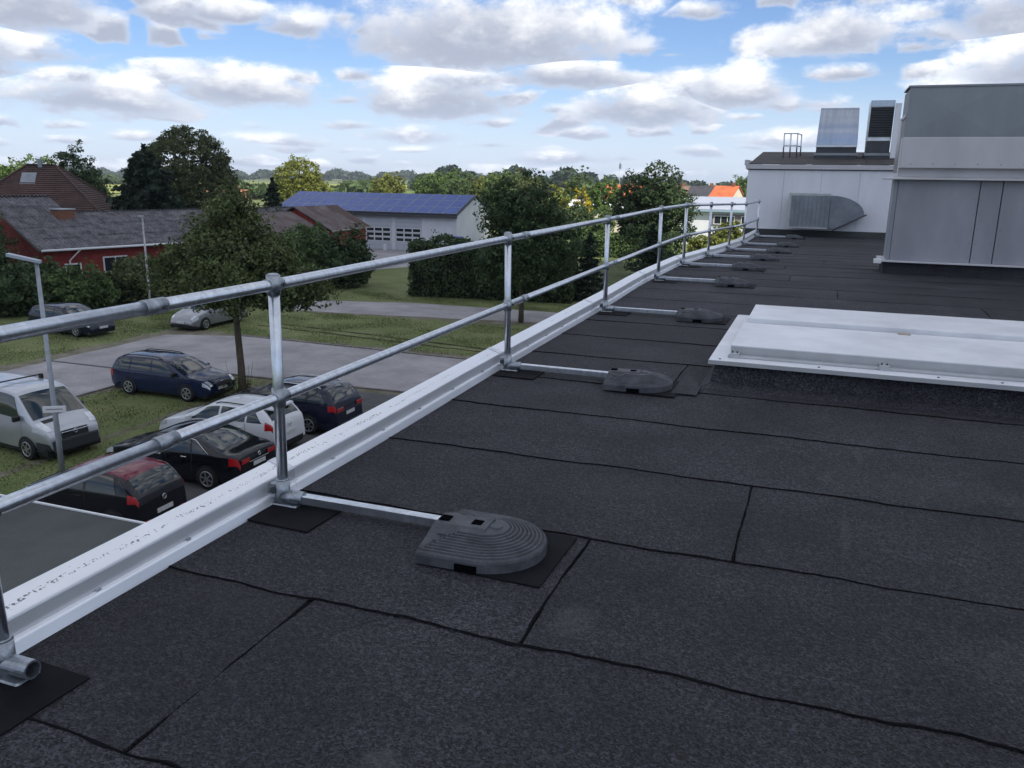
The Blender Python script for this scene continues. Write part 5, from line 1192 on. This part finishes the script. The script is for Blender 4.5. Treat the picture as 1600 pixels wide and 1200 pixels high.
# the young tree in the car park
tree('young leafy tree with slim bare trunk beside the dark blue estate car', -18.9, 23.55, 7.5,
     [(-.1, .1, 4.6, 2.5, 2.5, 1.25), (-.2, .2, 5.5, 1.7, 1.7, 1.2), (-.05, .1, 6.5, .95, .95, 1.1), (1.7, .1, 4.2, 1.25, 1.3, .9), (-2.0, -.2, 4.3, 1.2, 1.3, .9), (.3, -1.2, 4.1, 1.3, 1.2, .8), (-.8, 1.0, 4.0, 1.2, 1.2, .8), (2.3, .6, 3.9, 1.0, 1.0, .75), (-2.4, .4, 4.3, .9, 1.0, .7)],
     1300, 40, .40, .074, leafmat('leaf young tree', (.108, .138, .050), .5), 11, .13, bark, 'young_tree', (-.25, .1), .25, limbs=11)
sp = thing('sucker_shoots', 'thin bare shoots growing at the foot of the young tree', 'shrub', (-18.8, 23.4, G))
rr3 = random.Random(3)
for k in range(9):
    a_ = rr3.random()*6.28; q = rr3.uniform(.3, .8); MB().tube([(math.cos(a_)*.12, math.sin(a_)*.12, 0), (math.cos(a_)*q*.5, math.sin(a_)*q*.5, q*.9), (math.cos(a_)*q*.7, math.sin(a_)*q*.7, q*2.0)], [.012, .009, .004], 5).build('shoot', bark, sp)
link('leaves', crown_mesh('leaves', [(0, 0, .5, .6, .6, .45)], 30, 9, .12, .05, 5)[0], sp, leaf_olive)
# behind the path
tree('dark spreading tree behind the third guardrail post', -15.2, 43.0, 8.2, [(-1.2, .2, 6.0, 1.4, 1.4, 1.7), (.4, .2, 5.6, 1.9, 1.8, 2.2), (1.7, 0, 4.6, 1.7, 1.7, 1.5), (-.6, 0, 3.6, 2.2, 2.0, 1.6), (.9, 0, 3.2, 1.9, 1.8, 1.4)], 900, 30, .42, .105, leaf_dark, 21, .13, bark, shell=.3, limbs=9)
tree('dark leafy tree with sunlit top behind the fifth guardrail post', -13.9, 73.5, 9.4, [(0, 0, 6.8, 2.7, 2.7, 2.5), (1.4, 0, 5.6, 2.6, 2.4, 1.9), (-1.5, 0, 5.0, 2.4, 2.4, 1.8), (.3, 0, 3.5, 3.2, 3.0, 1.3)], 850, 28, .48, .14, leaf_dark, 31, .17, bark, shell=.3, limbs=9)
hedge('tall dark clipped hedge behind the paved path', (-25.8, 51.0), (-14.9, 52.4), 2.6, 3.55, 17000, leaf_dark, 41, .11, .16)
shrub('feathery tuft rising from the top of the clipped hedge', -25.4, 51.9, .9, .8, 4.3, 70, leaf_mid, 42, .10)
conifer('dark cone-shaped conifer on the lawn right of the path tree', -14.2, 53.6, 4.3, 1.55, needle, 43, .13, 3600)
conifer('dark conifer on the lawn beyond the fourth guardrail post', -11.6, 62.0, 4.6, 2.0, needle, 44, .15, 3600)
shrub('dark bush under the sunlit-top tree on the lawn', -12.4, 68.5, 3.0, 2.2, 3.4, 170, leaf_dark, 45, .14)
shrub('dark bush at the lawn edge before the far railing', -9.4, 66.5, 2.2, 2.0, 2.6, 140, leaf_dark, 46, .14)
hedge('long dark hedge closing the lawn below the pale building', (-24, 85), (-14.2, 86.5), 2.0, 2.3, 9000, leaf_mid, 47, .16)
hedge('sunlit green hedge in front of the white hall', (-12.6, 88.5), (3, 90.5), 2.2, 2.0, 9000, leaf_lime, 48, .16)
# shrubs before the red house
for k, (x, y, rx, ry, hh, lm, lb) in enumerate((
    (-47.5, 35.0, 2.8, 2.5, 4.6, leaf_dark, 'tall dark shrub at the left edge under the red gable'),
    (-43.8, 36.0, 2.4, 2.2, 2.6, leaf_dark, 'dark shrub behind the lamp post head'),
    (-40.8, 36.4, 2.5, 2.0, 2.4, leaf_mid, 'dense green shrub below the small house window'),
    (-42.2, 33.2, 2.3, 1.8, 2.6, leaf_dark, 'low dark shrub behind the dark parked car'),
    (-39.3, 40.0, 2.0, 1.9, 2.8, leaf_olive, 'speckled blossoming shrub below the double window'),
    (-37.8, 43.2, 2.2, 2.2, 3.4, leaf_mid, 'green shrub right of the pale pole'),
    (-36.2, 46.5, 2.3, 2.1, 3.8, leaf_dark, 'dark shrub behind the young tree trunk'),
    (-34.6, 49.6, 2.3, 2.1, 4.2, leaf_mid, 'rounded shrub right of the young tree crown'),
    (-32.2, 52.0, 2.4, 2.2, 4.0, leaf_dark, 'dark rounded shrub before the red shed wall'),
    (-36.8, 54.5, 2.2, 2.0, 4.2, leaf_mid, 'green shrub below the rusty shed roof'),
    (-45.4, 31.2, 2.2, 2.2, 3.6, leaf_mid, 'green shrub at the far left beside the dark parked car'))):
    shrub(lb, x, y, rx, ry, hh, int(230*rx), lm, 60+k, .12, per=24)
tree('leafy broad tree at the far left above the red gable shrubs', -50.6, 37.2, 6.6, [(0, 0, 4.2, 2.6, 2.4, 1.8), (1.2, 0, 3.2, 2.0, 2, 1.4)], 260, 24, .42, .12, leaf_dark, 75)
# tall trees behind the houses
tree('tall round-headed tree towering behind the dark spruce', -57.4, 65.3, 12.2, [(0, 0, 6.6, 4.9, 4.9, 5.2), (0, 0, 8.2, 3.7, 3.7, 3.7), (.3, 0, 5.0, 5.0, 4.8, 3.4)], 1900, 28, .42, .125, leaf_olive, 81, .35, shell=.8, limbs=12, lmp=.25)
conifer('dark broad spruce in front of the tall round-headed tree', -53.8, 56.5, 9.8, 4.7, needle, 82, .26, 14000, power=.62)
conifer('small dark spruce right of the tall round-headed tree', -47.0, 64.5, 7.4, 2.4, needle, 83, .18, 4200)
shrub('mixed dark shrub below the spruces', -45.6, 60.5, 3.2, 2.6, 5.4, 320, leaf_dark, 84, .15)
tree('dark tree leaning over the steep brown roof', -69.5, 63.6, 10.2, [(0, 0, 8.0, 2.2, 2.2, 2.3), (.8, 0, 6.2, 2.5, 2.4, 2.0), (1.9, 0, 4.4, 2.5, 2.4, 2.0)], 430, 22, .45, .14, leaf_dark, 85, .25)
tree('sunlit bright green tree left of the steep brown roof', -98.7, 82, 8.6, [(0, 0, 6.0, 5.4, 4.6, 3.4), (-3, 0, 4.8, 4.4, 4, 2.8)], 520, 20, .65, .22, leaf_light, 86, .3)
tree('sunlit yellow-green round tree behind the solar roof', -76.5, 112, 10.6, [(0, 0, 6.6, 4.0, 4.0, 3.9), (.6, 0, 4.6, 4.9, 4.4, 3.0), (-.5, 0, 8.3, 2.4, 2.4, 2.2)], 620, 20, .62, .20, leaf_lime, 87, .3, shell=.7, lmp=.4)
# grove behind the garage and to the right, each tree its own
def far_tree(lb, px_x, y, h, r, lm, seed, group='sunlit trees of the grove behind the garage'):
    rg = random.Random(seed); ells = [(0, 0, h*.58, r, r, h*.40)]+[(rg.uniform(-.5, .5)*r, rg.uniform(-.4, .4)*r, h*rg.uniform(.40, .72), r*rg.uniform(.55, .75), r*.65, h*rg.uniform(.2, .28)) for _ in range(4)]
    return tree(lb, px_x, y, h, ells, int(95*r**.8), 16, r*.15, .085*r**.5*1.6, lm, seed, .22, group=group, shell=.6, limbs=4)
GR = [(-95, 175, 8.6, 4.2, leaf_lime, 'first grove tree behind the left end of the solar roof'), (-91, 190, 9.4, 4.4, leaf_light, 'tall grove tree above the left part of the solar roof'), (-84.5, 186, 9.6, 4.4, leaf_light, 'rounded grove tree above the middle left of the solar roof'),
      (-79, 180, 8.9, 4.0, leaf_mid, 'darker grove tree above the middle of the solar roof'), (-74.5, 184, 9.2, 4.2, leaf_lime, 'yellowish grove tree above the middle of the solar roof'), (-69.5, 182, 9.6, 4.4, leaf_light, 'tall grove tree above the right half of the solar roof'),
      (-64.5, 176, 8.8, 4.2, leaf_light, 'green grove tree towards the right end of the solar roof'), (-60, 172, 8.0, 3.8, leaf_lime, 'lowest grove tree at the right end of the solar roof')]
for k, (x, y, hh, r_, lm, lb) in enumerate(GR): far_tree(lb, x, y, hh, r_, lm, 120+k)
GR2 = [(-35.6, 93, 8.5, 2.2, leaf_mid, 'pointed tree right of the garage gable'), (-33.6, 98, 8.7, 2.2, leaf_olive, 'olive tree between the garage gable and the path tree'), (-32.4, 104, 7.6, 2.4, leaf_lime, 'sunlit feathery tree above the path tree'), (-27.6, 97, 5.2, 2.4, leaf_dark, 'dark round tree right of the path tree'),
       (-39.4, 140, 10.0, 2.2, leaf_mid, 'tall slender tree behind the yellow tree'), (-29.9, 120, 8.4, 2.9, leaf_light, 'bright green round tree beside the yellow tree'), (-31.0, 112, 7.4, 1.35, leaf_yellow, 'bright golden yellow tree in the sun'),
       (-37.5, 165, 6.8, 2.3, leaf_mid, 'small tree in front of the half hidden orange roof'), (-47, 128, 9.0, 3.4, leaf_olive, 'olive tree behind the path tree top'), (-24.0, 94, 4.6, 2.2, leaf_mid, 'low green tree at the hedge end'),
       (-18.0, 236, 10.5, 5.0, leaf_light, 'green tree above the orange roof beside the plant room'), (-12.5, 205, 8.8, 4.4, leaf_light, 'green tree at the edge of the plant room wall'), (-9.6, 98.5, 3.6, 2.0, leaf_lime, 'low lime shrub tree before the white hall')]
for k, (x, y, hh, r_, lm, lb) in enumerate(GR2): far_tree(lb, x, y, hh, r_, lm, 150+k, 'trees around the village')
GR3 = [(-122, 170, 4.2, 3.2, leaf_mid, 'round bush in the far yellow field'), (-150, 260, 7, 4.5, leaf_mid, 'dark lone tree in the far yellow field'), (-162, 268, 6.5, 4.2, leaf_mid, 'second lone tree in the far yellow field')]
for k, (x, y, hh, r_, lm, lb) in enumerate(GR3): far_tree(lb, x, y, hh, r_, lm, 170+k, 'trees in the fields')
# woods on the horizon: masses nobody could count
def wood(label, az0, az1, dist, h, dep, n, lm, seed, size):
    rng = np.random.default_rng(seed); a_ = np.radians(az0+(az1-az0)*rng.random(n)); d_ = dist+rng.random(n)*dep; x = np.sin(a_)*d_; y = np.cos(a_)*d_
    hh = h*(.62+.2*np.sin(a_*90+seed)+.16*np.sin(a_*230+1.7*seed)+.10*rng.random(n)); per = 22
    ctr = np.stack([x, y, G+hh*.62], 1); cc = np.repeat(ctr, per, 0); hr = np.repeat(hh, per)[:, None]
    o = rng.normal(size=(n*per, 3)); o /= np.linalg.norm(o, axis=1, keepdims=True); o *= rng.random((n*per, 1))**.4; C = cc+o*np.concatenate([hr*.55, hr*.55, hr*.42], 1)
    C[:, 2] = np.maximum(C[:, 2], G+.3)
    return tag(link('far_wood', np_mesh('far_wood', leaves(C, size, rng, .4, o)), None, lm), label, 'wood', kind='stuff')
wood('low dark tree line on the far left horizon', -62, -44, 640, 7.5, 120, 700, leaf_far2, 201, 2.2)
wood('hazy wooded ridge on the horizon behind the grove', -48, -20, 1500, 21, 500, 1100, leaf_far, 202, 4.5)
wood('dark wood rising right of the solar roof', -27, -13.5, 520, 15.5, 120, 900, leaf_far, 203, 1.9)
wood('tree line on the right horizon above the orange roofs', -15, 14, 620, 10.5, 140, 1000, leaf_far, 204, 2.0)
wood('hedgerows between the fields on the left', -60, -46, 330, 3.4, 30, 420, leaf_far2, 205, 1.3)
wood('village greenery in the middle distance', -44, -30, 290, 6.0, 60, 420, leaf_far2, 206, 1.5)
wood('greenery behind the village houses', -16, 6, 300, 6.5, 60, 500, leaf_far2, 207, 1.4)

# ------------------------------------------------------------------ the cumulus cloud overhead that keeps the near ground in shade
def cloud():
    rng = random.Random(9); bm = bmesh.new(); alt = 420.0
    poly = [(-84, -55), (-86, 56), (-77, 82), (-55, 98), (-32, 94), (-20, 72), (-4, 64), (28, 58), (50, 30), (50, -55)]
    def inside(x, y):
        c = False
        for (x0, y0), (x1, y1) in zip(poly, poly[1:]+poly[:1]):
            if (y0 > y) != (y1 > y) and x < (x1-x0)*(y-y0)/(y1-y0)+x0: c = not c
        return c
    n = 0
    while n < 460:
        x, y = rng.uniform(-86, 50), rng.uniform(-55, 98); r_ = rng.uniform(7, 11)
        if not all(inside(x+dx*r_, y+dy*r_) for dx, dy in ((1, 0), (-1, 0), (0, 1), (0, -1))): continue
        n += 1; M_ = Matrix.Translation((x, y, rng.uniform(0, 6))) @ Matrix.Diagonal((r_, r_, r_*.7, 1)); bmesh.ops.create_icosphere(bm, subdivisions=2, radius=1, matrix=M_)
    me = bpy.data.meshes.new('cloud'); bm.to_mesh(me); bm.free(); me.polygons.foreach_set('use_smooth', [True]*len(me.polygons))
    o = tag(link('cloud', me, None, mat('cloud white', (.85, .86, .88), 1, 0, 0, trans=.4)), 'cumulus cloud overhead shading the roof and car park', 'cloud', kind='stuff')
    o.location = Vector((0, 0, G))+SUNV*(alt/SUNV.z)
cloud()

# ------------------------------------------------------------------ summer haze between here and the horizon
hm = bpy.data.materials.new('haze'); hm.use_nodes = True; hn = hm.node_tree; hn.nodes.clear()
pv = hn.nodes.new('ShaderNodeVolumePrincipled'); pv.inputs['Color'].default_value = (.80, .88, 1, 1); pv.inputs['Density'].default_value = .00016; pv.inputs['Anisotropy'].default_value = .2
ho = hn.nodes.new('ShaderNodeOutputMaterial'); hn.links.new(pv.outputs[0], ho.inputs['Volume'])
tag(MB().box((-3100, -700, G-1), (3100, 3100, 24)).build('haze', hm), 'thin blue summer haze lying over the village', 'haze', kind='stuff')
